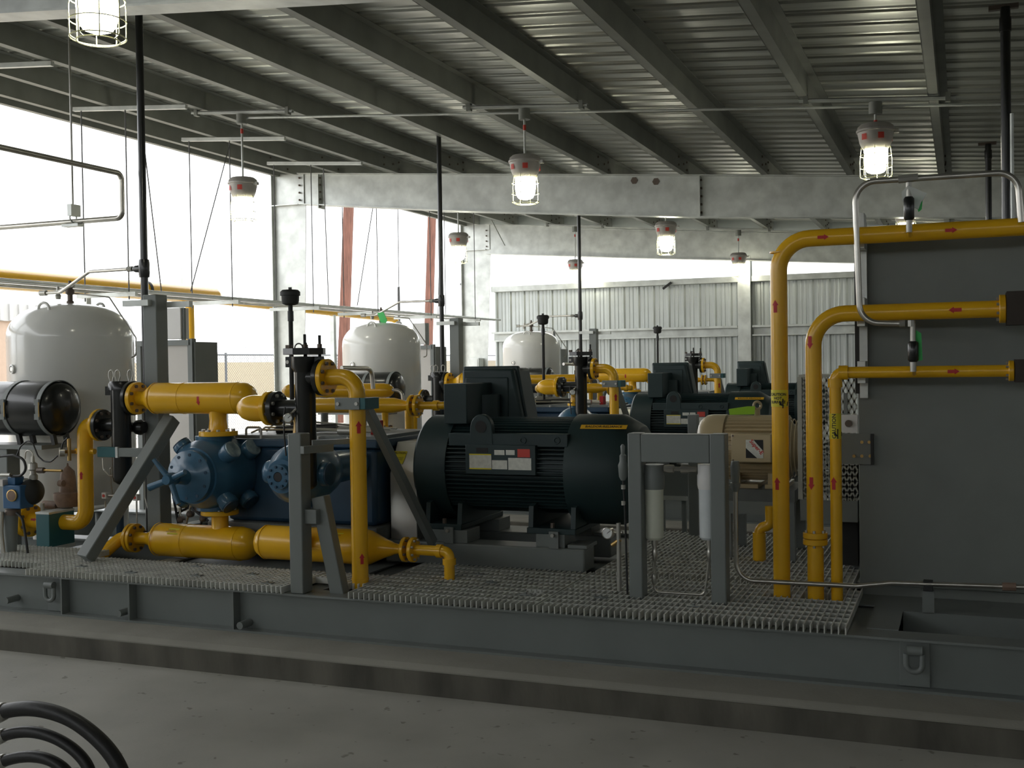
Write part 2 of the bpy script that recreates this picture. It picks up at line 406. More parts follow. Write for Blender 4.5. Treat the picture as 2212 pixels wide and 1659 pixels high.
# end wall
def wall_panel():
    P = []; x = -9.05
    while x < XR:
        P += [(x, 0), (x+.03, .032), (x+.055, .032), (x+.085, 0), (x+.14, 0), (x+.15, .008), (x+.165, .008), (x+.175, 0), (x+.215, 0), (x+.225, .008), (x+.24, .008), (x+.25, 0)]; x += .305
    vs = [(x, YW+.12-h, z) for z in (0.0, 3.16) for x, h in P]+[(x, YW+.124-h, z) for z in (0.0, 3.16) for x, h in P]; n = len(P); fs = []
    for i in range(n-1): fs += [(i, i+1, n+i+1, n+i), (2*n+i, 3*n+i, 3*n+i+1, 2*n+i+1)]
    return MB().add(vs, fs)
w = struct(wall_panel(), 'wall_back', 'wallp')
tr = MB(); tr.box(-9.05, XR, YW-.06, YW+.14, 3.14, 3.25); struct(tr, 'trim_1', 'galv', .004)
for k, (xa, xb) in enumerate(((-9.05, -3.96), (-3.68, XR))):
    g = MB(); z = 2.30; g.box(xa, xb, YW-.09, YW+.08, z+.0, z+.012); g.box(xa, xb, YW+.07, YW+.08, z-.19, z); g.box(xa, xb, YW-.09, YW-.08, z-.03, z); g.box(xa, xb, YW-.09, YW+.07, z-.19, z-.18)
    g.box(xa, xb, YW-.095, YW-.085, z-.19, z-.165)
    struct(g, 'trim_%d' % (k+2), 'galv')
ct = thing('wall_column', 'galvanized wide-flange column standing against the corrugated end wall', 'column', (-3.82, YW-.02, 0))
cw = MB(); cw.box(-3.94, -3.70, YW-.13, YW-.115, 0, 3.62); cw.box(-3.94, -3.7, YW+.09, YW+.1, 0, 3.62); cw.box(-3.825, -3.815, YW-.115, YW+.09, 0, 3.62)
cw.build('shaft', 'galv', ct)
MB().bar(at(1432, 624, YW-.05), at(1449, 611, YW-.05), .03, .03).build('girt_clip', 'ink', ct) if False else None
single(MB().bar(at(1432, 624, YW-.1), at(1450, 610, YW-.1), .035, .04), 'fixing_rod', 'blackm', 'short dark rod sticking out diagonally under the top of the corrugated wall', 'rod')
mb = MB().prism([(XE, 21.62, roofz(XE, -.02)), (XR, 21.62, roofz(XR, -.02)), (XR, 21.62, roofz(XR, .215)), (XE, 21.62, roofz(XE, .215))], (0, .01, 0)); struct(mb, 'trim_4', 'wallp')
# rod up the eave side: pale frame beyond column 3
fr = thing('roller_frame', 'white steel frame post beyond the corner column, left of the corrugated wall', 'frame', at(1001, 840, 23.2))
for px in (997, 1004): fr_m = MB().bar(at(px, 612, 23.5), V((at(px, 900, 23.5).x, 23.5, -.06)), .05, .05, (0, 1, 0)).build('post', 'outw', fr)
for py in (614, 732): MB().bar(at(995, py, 23.5), at(1008, py, 23.5), .05, .05).build('rail', 'outw', fr)
jb = thing('junction_box', 'small galvanized electrical box mounted low on the corner column', 'box', at(1028, 800, 21.2))
p0 = at(1018, 774, 21.25); p1 = at(1040, 800, 21.25)
MB().box(p0.x, p1.x, 21.12, 21.38, p1.z, p0.z).build('body', 'galv', jb, .006); MB().box(p0.x+.02, p1.x-.03, 21.11, 21.12, p1.z+.02, p0.z-.02).build('cover', 'galv', jb)

# ============================================================ LAMPS on struts
LX = [-7.02, -3.83, -.66]; LY = [4.28, 9.95, 15.4, 20.9]
def lamp(x, y, label, dz=0, pen=0):
    zs = roofz(x, -.02)
    t = thing('caged_lamp', label, 'lamp', (x, y, 3.14), 'caged pendant lamps under the roof')
    sp = V((x, y, 0))
    zt = 3.62+dz; zs = roofz(x, -.04)
    MB().cyl((x, y, zs-.02), (x, y, zs-.12), .055, n=16).build('junction_box', 'galvd', t)
    MB().cyl((x, y, zt-.02), (x, y, zs-.1), .011, n=10).build('stem', 'galv', t)
    MB().cyl((x, y, zs-.17), (x, y, zs-.22), .015, n=10).build('coupling', 'redl', t)
    h = MB().lathe((x, y, zt), (0, 0, -1), [(0, .02), (0, .12), (.02, .145), (.045, .152), (.05, .158), (.065, .158), (.07, .148), (.15, .132), (.19, .115), (.21, .10)], 32).build('housing', 'housing', t)
    MB().box(x+.14, x+.185, y-.02, y+.02, zt-.085, zt-.055).build('latch', 'zinc', h)
    for a0 in (-2.2, -1.2, .6):
        on_pipe(rect2v(.05, .05), (x, y, zt-.115), (0, 0, 1), (cos(a0), sin(a0), 0), .1455).build('warning_label', 'redl', h, label='red warning label')
    MB().lathe((x, y, zt-.2), (0, 0, -1), [(0, .09), (.02, .098), (.1, .098), (.16, .09), (.20, .07), (.215, .03), (.215, 0)], 24).build('globe', 'globe', t, label='glowing glass globe')
    cg = MB()
    for k in range(8):
        th = 2*pi*k/8; e = V((cos(th), sin(th), 0))
        cg.tube([sp+e*.118+V((0, 0, zt-.19)), sp+e*.13+V((0, 0, zt-.3)), sp+e*.128+V((0, 0, zt-.44)), sp+e*.10+V((0, 0, zt-.455))], .0032, .02, 6, 3)
    for z, r in ((.26, .128), (.36, .131), (.44, .13), (.455, .10)): cg.ring((x, y, zt-z), (0, 0, 1), r, .0032, 28, 6)
    cg.build('cage', 'cage', t)
    return t
where = {
 (0, 0): 'outside the left edge', (1, 0): 'nearest caged lamp, huge at the top left corner, seen from below', (2, 0): 'caged lamp nearest on the right, above the picture',
 (0, 1): 'caged lamp hanging leftmost against the bright sky, between the black vent stack and the column', (1, 1): 'lit caged lamp hanging in the middle of the picture before the mid rafter',
 (2, 1): 'lit caged lamp on the right above the tall gray cabinet', (0, 2): 'caged lamp against the sky beside the second black vent stack', (1, 2): 'lit caged lamp hanging just below the mid rafter, right of centre',
 (2, 2): 'lit caged lamp mostly hidden behind the top yellow pipe at right', (0, 3): 'caged lamp seen against the sky over the farthest white tank', (1, 3): 'caged lamp beside the end wall column', (2, 3): 'farthest caged lamp on the right, hidden by the cabinet'}
for j, y in enumerate(LY):
    for i, x in enumerate(LX):
        if (i, j) in ((0, 0), (2, 0)): continue
        lamp(x, y, where[(i, j)], dz={0: .06, 1: 0, 2: -.02, 3: .02}[j]+(.03 if i == 0 else 0))
        s = thing('strut_channel', '', 'strut', (x, y, roofz(x, -.05)), 'strut channels carrying the lamps')
        s['label'] = 'short galvanized strut across two purlins holding the '+['leftmost', 'middle', 'right'][i]+' lamp of the '+['nearest', 'second', 'third', 'farthest'][j]+' row'
        xa, xb = (x-.63, x+.63)
        mb = MB(); mb.bar((xa, y, roofz(xa, -.024)), (xb, y, roofz(xb, -.024)), .042, .006); mb.bar((xa, y-.019, roofz(xa, -.034)), (xb, y-.019, roofz(xb, -.034)), .004, .03); mb.bar((xa, y+.019, roofz(xa, -.034)), (xb, y+.019, roofz(xb, -.034)), .004, .03)
        mb.build('channel', 'galv', s)
        for xx in (xa+.06, xb-.06): MB().box(xx-.02, xx+.02, y-.03, y+.03, roofz(xx, -.07), roofz(xx, .01)).build('beam_clamp', 'galvd', s)
for j, y in enumerate(LY):
    if j == 0: continue
    mb = MB().tube([(LX[0], y+.02, roofz(LX[0], -.09)), (4.9, y+.02, roofz(4.9, -.09))], .012)
    single(mb, 'conduit', 'galv', 'thin galvanized conduit linking the %s row of lamps' % ['', 'second', 'third', 'farthest'][j], 'conduit')

# ============================================================ PIPE RACK on hanging trapezes (left)
ty = [7.8, 9.66, 11.5, 13.35, 15.2, 17.05, 18.9]
for k, y in enumerate(ty):
    zt = 2.46; x0, x1 = -8.95, -8.25
    t = thing('trapeze_hanger', 'thin-rod trapeze hanger carrying the overhead conduits, %s from the left edge' % ['first', 'second', 'third', 'fourth', 'fifth', 'sixth', 'seventh'][k], 'hanger', (-8.5, y, zt), 'trapeze hangers of the pipe rack')
    MB().bar((x0-.05, y, zt), (x1+.05, y, zt), .045, .045).build('cross_strut', 'galv', t)
    for x in (x0+.05, x1-.05):
        MB().cyl((x, y, zt-.06), (x, y, roofz(x, -.02)), .008, n=6).build('hanger_rod', 'rod', t)
    MB().bar((-9.0, y, roofz(-9, -.03)), (-7.5, y, roofz(-7.5, -.03)), .042, .042).build('roof_strut', 'galv', t)
    if k in (0, 2, 4): MB().cyl((x1-.05, y, roofz(x1, -.1)), (x1+.3, y-1.25, zt+.05), .007, n=6).build('sway_rod', 'rod', t)
    if k in (1, 3, 5): MB().cyl((x1+.15, y, roofz(x1, -.1)), (x1-.35, y+.9, zt+.05), .007, n=6).build('sway_rod', 'rod', t)
for k, (dx, r, m) in enumerate(((-.27, .020, 'steel'), (.14, .014, 'steel'), (.26, .018, 'galv'))):
    nm = ['far dull', 'thin middle', 'near galvanized'][k]
    x = -8.6+dx
    single(MB().tube([(x, 3.5, 2.49+r), (x, 20.2, 2.49+r)], r), 'conduit', m, nm+' conduit running along the overhead trapeze rack', 'conduit')
big = thing('header_pipe', 'large yellow overhead header pipe running along the open side', 'pipe', (-10.4, 10, 2.4))
xh = -10.3; zh = 2.72
MB().lathe((xh, 3.5, zh), (0, 1, 0), [(0, .125), (10.3, .125), (10.38, .1), (10.42, .05), (10.43, 0)], 24).build('pipe', 'yellow', big)
MB().cyl((xh, 13.25, zh), (xh, 13.25, 0), .063, n=16).build('down_leg', 'yellow', big)
MB().tube([(xh, 13.7, 2.67), (xh, 19.6, 2.56), (xh, 19.6, 0)], .065, .15, 12).build('branch', 'yellow', big)
for y in (8.6, 12.3): MB().band((xh, y, zh), (0, 1, 0), .126, .05, .01).build('pipe_strap', 'blackm', big)
for y in (6.2, 11.2, 17.2): MB().box(xh-.04, xh+.04, y-.04, y+.04, 0, zh-.12).build('support_post', 'galv', big)
# vent loop tube hung at left
lp = thing('conduit_loop', 'brownish bent tube hanging in a loop against the sky at left', 'tube', at(200, 470, 6.8))
c1 = at(262, 375, 6.8); c2 = V((c1.x, 6.8, at(262, 471, 6.8).z))
a0 = V((c1.x, 3.6, c1.z)); a3 = V((-8.6, 6.8, c2.z))
MB().tube([a0, c1, c2, a3], .021, .05).build('tube', 'steel', lp)
q = at(158, 470, 6.78)
hk = MB(); hk.box(q.x-.02, q.x+.02, 6.74, 6.84, q.z+.01, q.z+.1); hk.box(q.x-.09, q.x+.07, 6.75, 6.82, q.z-.07, q.z-.05); hk.ring(q+V((0, 0, .0)), (1, 0, 0), .035, .006, 16, 6)
hk.build('hanger_clamp', 'galv', lp)
MB().cyl((q.x, 6.78, q.z+.08), (q.x, 6.78, roofz(q.x, .0)), .008, n=8).build('hanger_rod', 'zinc', lp)

# ============================================================ OUTSIDE
def polebox(name, m, label, cat, px, z, w, top_py, base=-.06, lean=0):
    d = ray(px, 800); k = z/d.dot(_fwd); p = V((0, 0, H))+d*k; dt = ray(px, top_py); pt = V((0, 0, H))+dt*(z/dt.dot(_fwd))
    return single(MB().lathe((p.x, p.y, base), (lean, 0, 1), [(0, w/2*1.15), (pt.z-base, w/2)], 16), name, m, label, cat)
polebox('utility_pole', 'wood', 'reddish brown wooden utility pole outside, right of the tapered column', 'pole', 735, 34, .31, 300, lean=.06)
polebox('utility_pole', 'wood', 'reddish brown wooden utility pole outside, behind the second black vent stack', 'pole', 920, 45, .33, 330, lean=.05)
polebox('light_pole', 'outw', 'pale slender pole outside, just left of the first brown utility pole', 'pole', 727, 38, .14, 330)
polebox('light_pole', 'galv', 'gray galvanized mast outside, right of the nearest black vent stack', 'pole', 395, 24, .11, 200)
polebox('light_pole', 'blackm', 'short dark thin pole outside, over the middle white tank', 'pole', 864, 40, .09, 620)
# far buildings
b = thing('warehouse', 'tan building with white ribbed metal fascia at the far left', 'building', (-36, 22, 0))
MB().box(-46, -30, 6, 30.2, -.06, 3.35).build('wall', 'tanw', b)
mb = MB(); mb.box(-46.2, -29.9, 5.8, 30.4, 3.35, 3.95)
for k in range(60): mb.box(-29.9, -29.84, 5.9+k*.41, 6.05+k*.41, 3.37, 3.93)
mb.build('fascia', 'fasc', b)
single(MB().box(-40, -36.5, 34, 95, -.06, 1.95), 'perimeter_wall', 'tanw2', 'long low tan block wall beyond the chain-link fence', 'wall')
b = thing('shed', 'pale ribbed metal shed roof beyond the tan block wall', 'building', (-52, 60, 0))
MB().box(-60, -48, 40, 90, -.06, 2.0).build('wall', 'fasc', b)
mb = MB(); mb.box(-60, -47.8, 39.8, 90.2, 2.0, 2.75)
for k in range(60): mb.box(-47.8, -47.7, 40+k*.82, 40.3+k*.82, 2.02, 2.73)
mb.build('roof_edge', 'outw', b)
single(MB().box(-9, -1.6, 60, 66, -.06, 7.6), 'distant_block', 'outw', 'pale distant building seen in the gap above the corrugated wall', 'building')
# chain-link fence
XF = -18
fe = thing('chain_link_fence', 'chain-link fence with posts and barbed top outside the shed', 'fence', (XF, 28, 0))
fy0, fy1 = 19, 47
for k in range(11): MB().cyl((XF, fy0+k*2.8, -.06), (XF, fy0+k*2.8, 2.05), .032, n=10).build('post', 'fence', fe)
MB().cyl((XF, fy0, 2.0), (XF, fy1, 2.0), .022, n=8).build('top_rail', 'fence', fe)
mb = MB(); s = .0045
y = fy0-2
while y < fy1:
    for sg in (1, -1):
        ya, yb = (y, y+2) if sg > 0 else (y+2, y); za, zb = 0., 2.
        if sg > 0 or True:
            A = V((XF, ya, za)); B = V((XF, yb, zb))
            if min(ya, yb) >= fy0-.01 and max(ya, yb) <= fy1+.01: mb.add([A+V((s, 0, 0)), A+V((-s, 0, 0)), A+V((0, s, 0)), B+V((s, 0, 0)), B+V((-s, 0, 0)), B+V((0, s, 0))], [(0, 1, 4, 3), (1, 2, 5, 4), (2, 0, 3, 5)])
    y += .085
mb.build('wire_mesh', 'fence', fe)
mb = MB()
for z in (2.1, 2.2): mb.cyl((XF, fy0, z), (XF, fy1, z), .004, n=4)
for k in range(260): yy = fy0+k*.108; mb.bar((XF, yy, 2.16), (XF, yy+.02, 2.25), .006, .006)
mb.build('barbed_wire', 'fence', fe)
# ============================================================ ONE COMPRESSOR SKID (built once, copied twice further back)
UNIT = []       # (root object, label template, group template, offsets wanted)
SK = ['nearest', 'middle', 'farthest']
PITCH = 5.03
def unit(root, tmpl, n=3, group=None, labels=None):
    UNIT.append((root, tmpl, n, group, labels)); root['label'] = labels[0] if labels else tmpl.replace('%s', SK[0])
    if group: root['group'] = group
    return root
def T(name, tmpl, cat, loc, n=3, group=None, labels=None): return unit(thing(name, 'x', cat, loc), tmpl, n, group, labels)

# ---- concrete pad
def pad():
    mb = MB(); x0, x1 = -8.2, 2.6
    mb.prism([(x0, 5.0, 0), (x0, 5.0, .125), (x0, 5.02, .148), (x0, 5.03, .15), (x0, 8.4, .15), (x0, 8.4, 0)], (x1-x0, 0, 0))
    o = mb.build('concrete_pad', 'conc', None, 0); o['category'] = 'pad'
    MB().box(x0, x1, 4.992, 5.0, 0, .118).build('dark_front_face', 'concd', o, label='darker lower face')  # thin slab of darker, mottled concrete over the lower front of the pad
    return o
unit(pad(), 'raised concrete housekeeping pad under the %s skid', 3)
# ---- skid frame
YF, ZB, ZT = 5.29, .15, .39
sk = T('skid_frame', 'gray painted steel skid frame under the %s compressor set', 'skid', (-2.8, 6.6, .15))
X0, X1 = -7.4, 1.5
def ibeam_x(y, x0=X0, x1=X1, z0=ZB, z1=ZT, w=.15):
    return MB().box(x0, x1, y-w/2, y+w/2, z0, z0+.012).box(x0, x1, y-w/2, y+w/2, z1-.012, z1).box(x0, x1, y-.006, y+.006, z0+.012, z1-.012)
ibeam_x(YF+.075).build('front_beam', 'gray', sk); ibeam_x(8.0).build('rear_beam', 'gray', sk); ibeam_x(6.62).build('centre_beam', 'gray', sk)
for x in (-7.3, -5.9, -4.9, -3.45, -2.0, -.45, 1.4):
    MB().box(x-.06, x+.06, YF+.09, 7.98, ZB+.01, ZB+.02).box(x-.06, x+.06, YF+.09, 7.98, ZT-.024, ZT-.013).box(x-.006, x+.006, YF+.09, 7.98, ZB+.02, ZT-.024).build('cross_beam', 'gray', sk)
for px, py in ((131, 1290), (277, 1310), (502, 1335)):
    x = at(px, py, YF+.0).x; MB().box(x-.006, x+.006, YF+.003, YF+.07, ZB+.012, ZT-.012).build('stiffener', 'gray', sk)
for px, py in ((15, 1297), (258, 1325), (520, 1351)):
    p = at(px, py, YF-.02); MB().cyl((p.x, YF-.03, p.z), (p.x, YF+.07, p.z), .021, n=16).build('anchor_stub', 'gray', sk)
for px, py in ((107, 1283), (1975, 1432)):
    p = at(px, py, YF); lug = MB()
    lug.box(p.x-.065, p.x+.065, YF+.05, YF+.068, ZB+.014, ZT-.014).build('lug_plate', 'gray', sk, .003)
    s = MB().cyl((p.x-.03, YF+.0, p.z+.055), (p.x+.035, YF+.0, p.z+.055), .022, n=14)
    s.tube([(p.x-.034, YF+.0, p.z+.04), (p.x-.034, YF+.0, p.z-.04), (p.x+.034, YF+.0, p.z-.04), (p.x+.034, YF+.0, p.z+.04)], .013, .033, 10)
    s.build('shackle', 'gray', sk)
# deck plate areas
MB().box(-5.0, -2.05, 6.05, 7.95, ZT-.05, ZT-.03).build('drip_deck', 'plate', sk)
MB().box(-.5, 1.45, 5.95, 7.95, ZT-.005, ZT+.004).build('deck_plate', 'gray', sk)
MB().box(-.42, -.28, 5.44, 5.96, ZT-.005, ZT+.004).build('deck_plate', 'gray', sk)
MB().box(-.28, 1.45, 5.85, 5.96, ZT-.15, ZT+.004).build('inner_channel', 'gray', sk)

# ---- gratings
def grating(name, x0, x1, y0, y1, z1, lab, n=1, pitch=.0312, depth=.036, holes=(), clips=(), ypitch=None):
    t = T(name, lab, 'grating', ((x0+x1)/2, (y0+y1)/2, z1-depth), n)
    mb = MB(); nx = int(round((x1-x0)/pitch)); yp = ypitch or pitch; ny = int(round((y1-y0)/yp))
    w = .0055
    for i in range(nx+1):
        x = x0+(x1-x0)*i/nx; segs = [(y0, y1)]
        for hx0, hx1, hy0, hy1 in holes:
            if hx0 < x < hx1: segs = [q for a, b in segs for q in ((a, min(b, hy0)), (max(a, hy1), b)) if q[1]-q[0] > .01]
        for a, b in segs: mb.box(x-w/2, x+w/2, a, b, z1-depth, z1)
    for j in range(1, ny):
        y = y0+(y1-y0)*j/ny; segs = [(x0, x1)]
        for hx0, hx1, hy0, hy1 in holes:
            if hy0 < y < hy1: segs = [q for a, b in segs for q in ((a, min(b, hx0)), (max(a, hx1), b)) if q[1]-q[0] > .01]
        for a, b in segs: mb.box(a, b, y-w/2, y+w/2, z1-depth, z1-.001)
    mb.build('mesh_panel', 'grate', t, flat=True)
    for cx, cy in clips:
        MB().box(cx-.035, cx+.035, cy-.018, cy+.018, z1-.002, z1+.004).cyl((cx, cy, z1), (cx, cy, z1+.012), .008, n=6).build('hold_down_clip', 'gray', t)
    return t
ZG = .428
grating('floor_grating', -5.37, -3.52, 5.27, 5.78, ZG, 'fine square-mesh floor grating along the front edge at left, beside the slanted brace foot', clips=[(-5.1, 5.45), (-4.65, 5.38), (-4.2, 5.42), (-3.9, 5.55), (-4.4, 5.68), (-3.66, 5.35)])
grating('floor_grating', -7.3, -5.39, 5.45, 6.02, ZG, 'fine square-mesh floor grating at the far left under the blue instrument')
grating('floor_grating', -3.50, -3.12, 5.48, 5.78, ZG, 'small grating piece behind the square post and its leaning leg', holes=[(-3.5, -3.3, 5.45, 5.6)])
grating('floor_grating', -3.09, -2.02, 5.27, 6.22, ZG, 'floor grating in front of the big teal motor', clips=[(-2.62, 5.95), (-2.45, 5.75), (-2.15, 5.5)], holes=[(-2.2, -2.1, 5.6, 5.64)], ypitch=.098)
grating('floor_grating', -2.0, -.50, 5.27, 6.22, ZG, 'floor grating in front under the filter stand and yellow risers', clips=[(-1.75, 5.55), (-1.25, 5.5), (-1.7, 6.1)], holes=[(-.94, -.83, 5.88, 6.0), (-.78, -.66, 5.86, 5.98), (-.66, -.57, 5.86, 5.98)], ypitch=.098)
grating('floor_grating', -2.0, -.56, 6.25, 7.93, ZG, 'floor grating behind the filter stand, reaching back under the tan motor', ypitch=.098)
# ---- tank with lugs, nozzle and valve
tk = T('pressure_tank', '', 'tank', (-6.44, 6.82, .39), labels=['large white domed tank nearest, behind the black horizontal receiver at left', 'middle white domed tank, behind the black filter with upright studs', 'farthest white domed tank, before the corrugated wall'])
c = at(155, 800, 6.82); r = 131*mpp(155, 800, 6.82)*.985; zt = at(155, 662, 6.82).z+.02; zs = at(155, 735, 6.82).z+.02
prof = [(0, 0), (.02, r*.5), (.08, r*.9), (.15, r)]; base = .55
hh = zs-base; prof += [(hh, r), (hh+.0, r), ((hh+.001), r)]
for k in range(1, 12):
    a = k/11*pi/2; prof.append((hh+(zt-zs)*sin(a)**1.0, r*(cos(a)**.7) if k < 11 else 0))
MB().lathe((c.x, c.y, base), (0, 0, 1), prof, 64).build('shell', 'white', tk)
MB().band((c.x, c.y, zs-.02), (0, 0, 1), r-.004, .02, .006, 64).build('weld_seam', 'white', tk)
for k in range(3):
    a = 2*pi*k/3+.5; MB().cyl((c.x+cos(a)*r*.8, c.y+sin(a)*r*.8, .39), (c.x+cos(a)*r*.8, c.y+sin(a)*r*.8, .75), .035, n=12).build('leg', 'white', tk)
def lug(px, py, Y, w, h):
    p = at(px, py, Y); mb = MB(); mb.tube([p+V((-w/2, 0, -h*.9)), p+V((-w*.35, 0, -h*.1)), p, p+V((w*.35, 0, -h*.1)), p+V((w*.5, 0, -h*.62))], .011, .05, 10); return mb
lug(94, 653, 6.50, .13, .17).build('lifting_lug', 'white', tk); lug(216, 655, 6.98, .10, .12).build('lifting_lug', 'white', tk)
sp = at(60, 797, c.y-r*.72); ax = V((sp.x-c.x, sp.y-c.y, 0)).normalized(); q = V((c.x, c.y, sp.z))+ax*(r-.015)
pt = MB().lathe(q, ax, [(0, .035), (.03, .035), (.032, .024), (.018, .022)], 24).build('sight_port', 'white', tk); MB().lathe(q+ax*.01, ax, [(0, .018), (.02, .018)], 16).build('port_plug', 'steel', pt)
t0 = V((c.x, c.y, zt-.02))
vn = MB().lathe(t0, (0, 0, 1), [(0, .028), (.04, .028), (.045, .02), (.09, .02), (.1, .033), (.13, .033), (.14, .02), (.17, .018), (.18, .012), (.2, .012)], 20).build('top_valve', 'bolt', tk)
MB().cyl(t0+V((-.12, 0, .12)), t0+V((.04, 0, .16)), .014, n=10).lathe(t0+V((-.12, 0, .06)), (0, 0, 1), [(0, .018), (.03, .024), (.05, .012), (.1, .012)], 12).build('valve_handle', 'zinc', vn)
# steel tube from the tank valve to the vent stack tee
YP = 6.6
tb = T('relief_tube', 'bent stainless tube from the %s white tank top to its black vent stack', 'tube', at(150, 634, 6.8))
P = [at(98, 633, 6.75), at(130, 632, 6.75), at(193, 587, 6.68), at(283, 581, YP)]
MB().tube(P, .0125, .08).build('tube', 'steel', tb)
MB().cyl(P[0]-V((.05, 0, 0)), P[0]+V((.01, 0, 0)), .022, n=10).build('end_fitting', 'zinc', tb); MB().cyl(P[3]-V((.03, 0, 0)), P[3]+V((.015, 0, 0)), .02, n=8).build('end_fitting', 'zinc', tb)
tb = T('drain_tube', 'thin steel tube running down beside the %s white tank', 'tube', at(240, 642, 6.85))
MB().tube([at(160, 634, 6.85), at(236, 642, 6.85), at(294, 730, 6.9), at(294, 768, 6.9), at(285, 772, 6.9)], .006, .03, 8).build('tube', 'steel', tb)
# ---- vent stack
vs = T('vent_stack', 'tall black vent pipe rising to the roof beside the %s white tank', 'pipe', at(312, 900, YP))
x = at(313, 650, YP).x; mb = MB().cyl((x, YP, .42), (x, YP, 4.42), .027, n=20); mb.build('pipe', 'black', vs)
z = at(313, 580, YP).z; MB().lathe((x, YP, z-.065), (0, 0, 1), [(0, .036), (.03, .04), (.1, .04), (.13, .036)], 20).build('tee', 'black', vs)
MB().lathe((x, YP, z), (-1, 0, 0), [(.02, .03), (.075, .026), (.1, .016)], 16).build('tee_branch', 'black', vs)
# ---- square post with brace
ps = T('support_post', 'gray square steel post with slanting brace beside the %s black vent stack', 'post', at(338, 1160, 6.35))
p = at(338, 800, 6.35); MB().box(p.x-.058, p.x+.058, 6.29, 6.41, ZT, at(338, 636, 6.3).z).build('post', 'gray', ps, .006)
MB().bar(at(372, 903, 6.22), at(184, 1207, 5.6), .088, .088, (1, 0, 0)).build('brace', 'gray', ps, .006)
zc = at(310, 655, 6.3).z; MB().box(p.x-.2, p.x+.02, 6.25, 6.29, zc-.02, zc+.02).build('clamp_arm', 'galv', ps)
MB().box(p.x-.02, p.x+.25, 6.40, 6.44, zc-.03, zc+.01).build('rear_arm', 'galv', ps)
# ---- scrubber (black) with three ring nuts
YB = 6.15
sc = T('inlet_scrubber', 'slim black vertical scrubber with wire loops on top, %s skid', 'vessel', at(258, 1060, YB))
p = at(262, 900, YB); m = mpp(262, 900, YB); zt = at(262, 825, YB).z; zb = at(262, 1048, YB).z; rv = 21*m
MB().lathe((p.x, YB, zb), (0, 0, 1), [(0, 0), (.008, rv*.5), (.03, rv*.9), (.06, rv), (zt-zb, rv)], 28).build('body', 'black', sc)
cp = MB().lathe((p.x, YB, zt-.055), (0, 0, 1), [(0, rv*1.25), (.045, rv*1.25), (.06, rv*1.1), (.062, 0)], 28).build('top_closure', 'black', sc)
for px in (240, 254, 281):
    a = at(px, 800, YB+(px-260)*.002); lp_ = MB(); z0 = zt-.01
    lp_.tube([(a.x-.005, a.y, z0), (a.x-.022, a.y, z0+.05), (a.x-.018, a.y, z0+.082), (a.x, a.y, z0+.095), (a.x+.018, a.y, z0+.082), (a.x+.022, a.y, z0+.05), (a.x+.005, a.y, z0)], .0045, .015, 8, 3).cyl((a.x, a.y, z0-.02), (a.x, a.y, z0+.01), .009, n=8)
    lp_.build('wire_loop', 'zinc', sc)
MB().box(p.x-rv*1.5, p.x-rv*.6, YB-.04, YB-.02, zt-.09, zt-.03).build('side_bracket', 'black', sc)
nz_ = at(292, 860, YB); MB().cyl((p.x, YB, nz_.z), (nz_.x-.03, YB, nz_.z), .05, .06).build('outlet_nozzle', 'black', sc)
flange(sc, (nz_.x-.018, YB, nz_.z), (1, 0, 0), 37*m, .028, 'black', 0)
n2 = at(215, 918, YB); MB().cyl((n2.x+.02, YB, n2.z), (p.x, YB, n2.z), .045).build('inlet_nozzle', 'black', sc)
flange(sc, (n2.x+.028, YB, n2.z), (1, 0, 0), 34*m, .03, 'black', 8, name='flange')
# side outlet seen to the right of it
s2 = at(299, 923, YB+.1); MB().cyl((p.x, YB+.1, s2.z), (s2.x+.03, YB+.1, s2.z), .035).lathe((s2.x-.01, YB+.1, s2.z), (1, 0, 0), [(0, .05), (.03, .055), (.06, .04)], 20).build('side_valve', 'black', sc)
# ---- yellow inlet pipe at left
ip = T('inlet_pipe', 'yellow elbowed inlet pipe with teal block clamp at the left of the %s skid', 'pipe', at(185, 1150, YB), n=2)
q0 = at(206, 918, YB); q1 = at(184, 918, YB); q2 = at(186, 1130, YB); q3 = at(58, 1130, YB)
mb = MB().tube([(n2.x+.0, YB, n2.z), (q1.x, YB, n2.z), (q2.x, YB, q2.z), (q3.x, YB, q2.z)], 17*m, .10, 20, 8); mb.build('pipe', 'yellow', ip)
flange(ip, (n2.x+.002, YB, n2.z), (1, 0, 0), 35*m, .024, 'yellow', 8)
flange(ip, (q3.x+.03, YB, q2.z), (1, 0, 0), 37*m, .03, 'yellow', 8)
flange(ip, (q3.x-.004, YB, q2.z), (1, 0, 0), 37*m, .03, 'yellow', 8)
arrow(ip, (q2.x, YB, at(180, 1025, YB).z), (0, 0, 1), (.3, -1, 0), 17*m, .055); arrow(ip, (at(85, 1126, YB).x, YB, q2.z), (1, 0, 0), (0, -1, .3), 17*m, .05)
a = at(112, 1105, YB); b = at(132, 1160, YB); cb = MB().box(a.x-.01, b.x+.03, YB-.14, YB+.10, ZT+.01, a.z).build('block_clamp', 'clamp', ip, .004)
MB().box(a.x-.012, b.x+.032, YB-.142, YB+.1, a.z, a.z+.014).build('clamp_cap', 'galv', ip)
MB().box(a.x-.012, b.x+.032, YB-.142, YB+.1, ZT+.0, ZT+.03).build('clamp_foot', 'galv', ip)
st = at(92, 1105, YB); MB().cyl((st.x, YB, q2.z), (st.x, YB, st.z+.0), .022).build('stub', 'yellow', ip)
MB().cyl((st.x, YB, st.z), (st.x, YB, st.z+.06), .014).build('stub_plug', 'zinc', ip)
bz = at(190, 975, YB).z; MB().cyl((q2.x-.075, YB, bz), (q2.x+.09, YB, bz), .02).build('side_boss', 'yellow', ip)
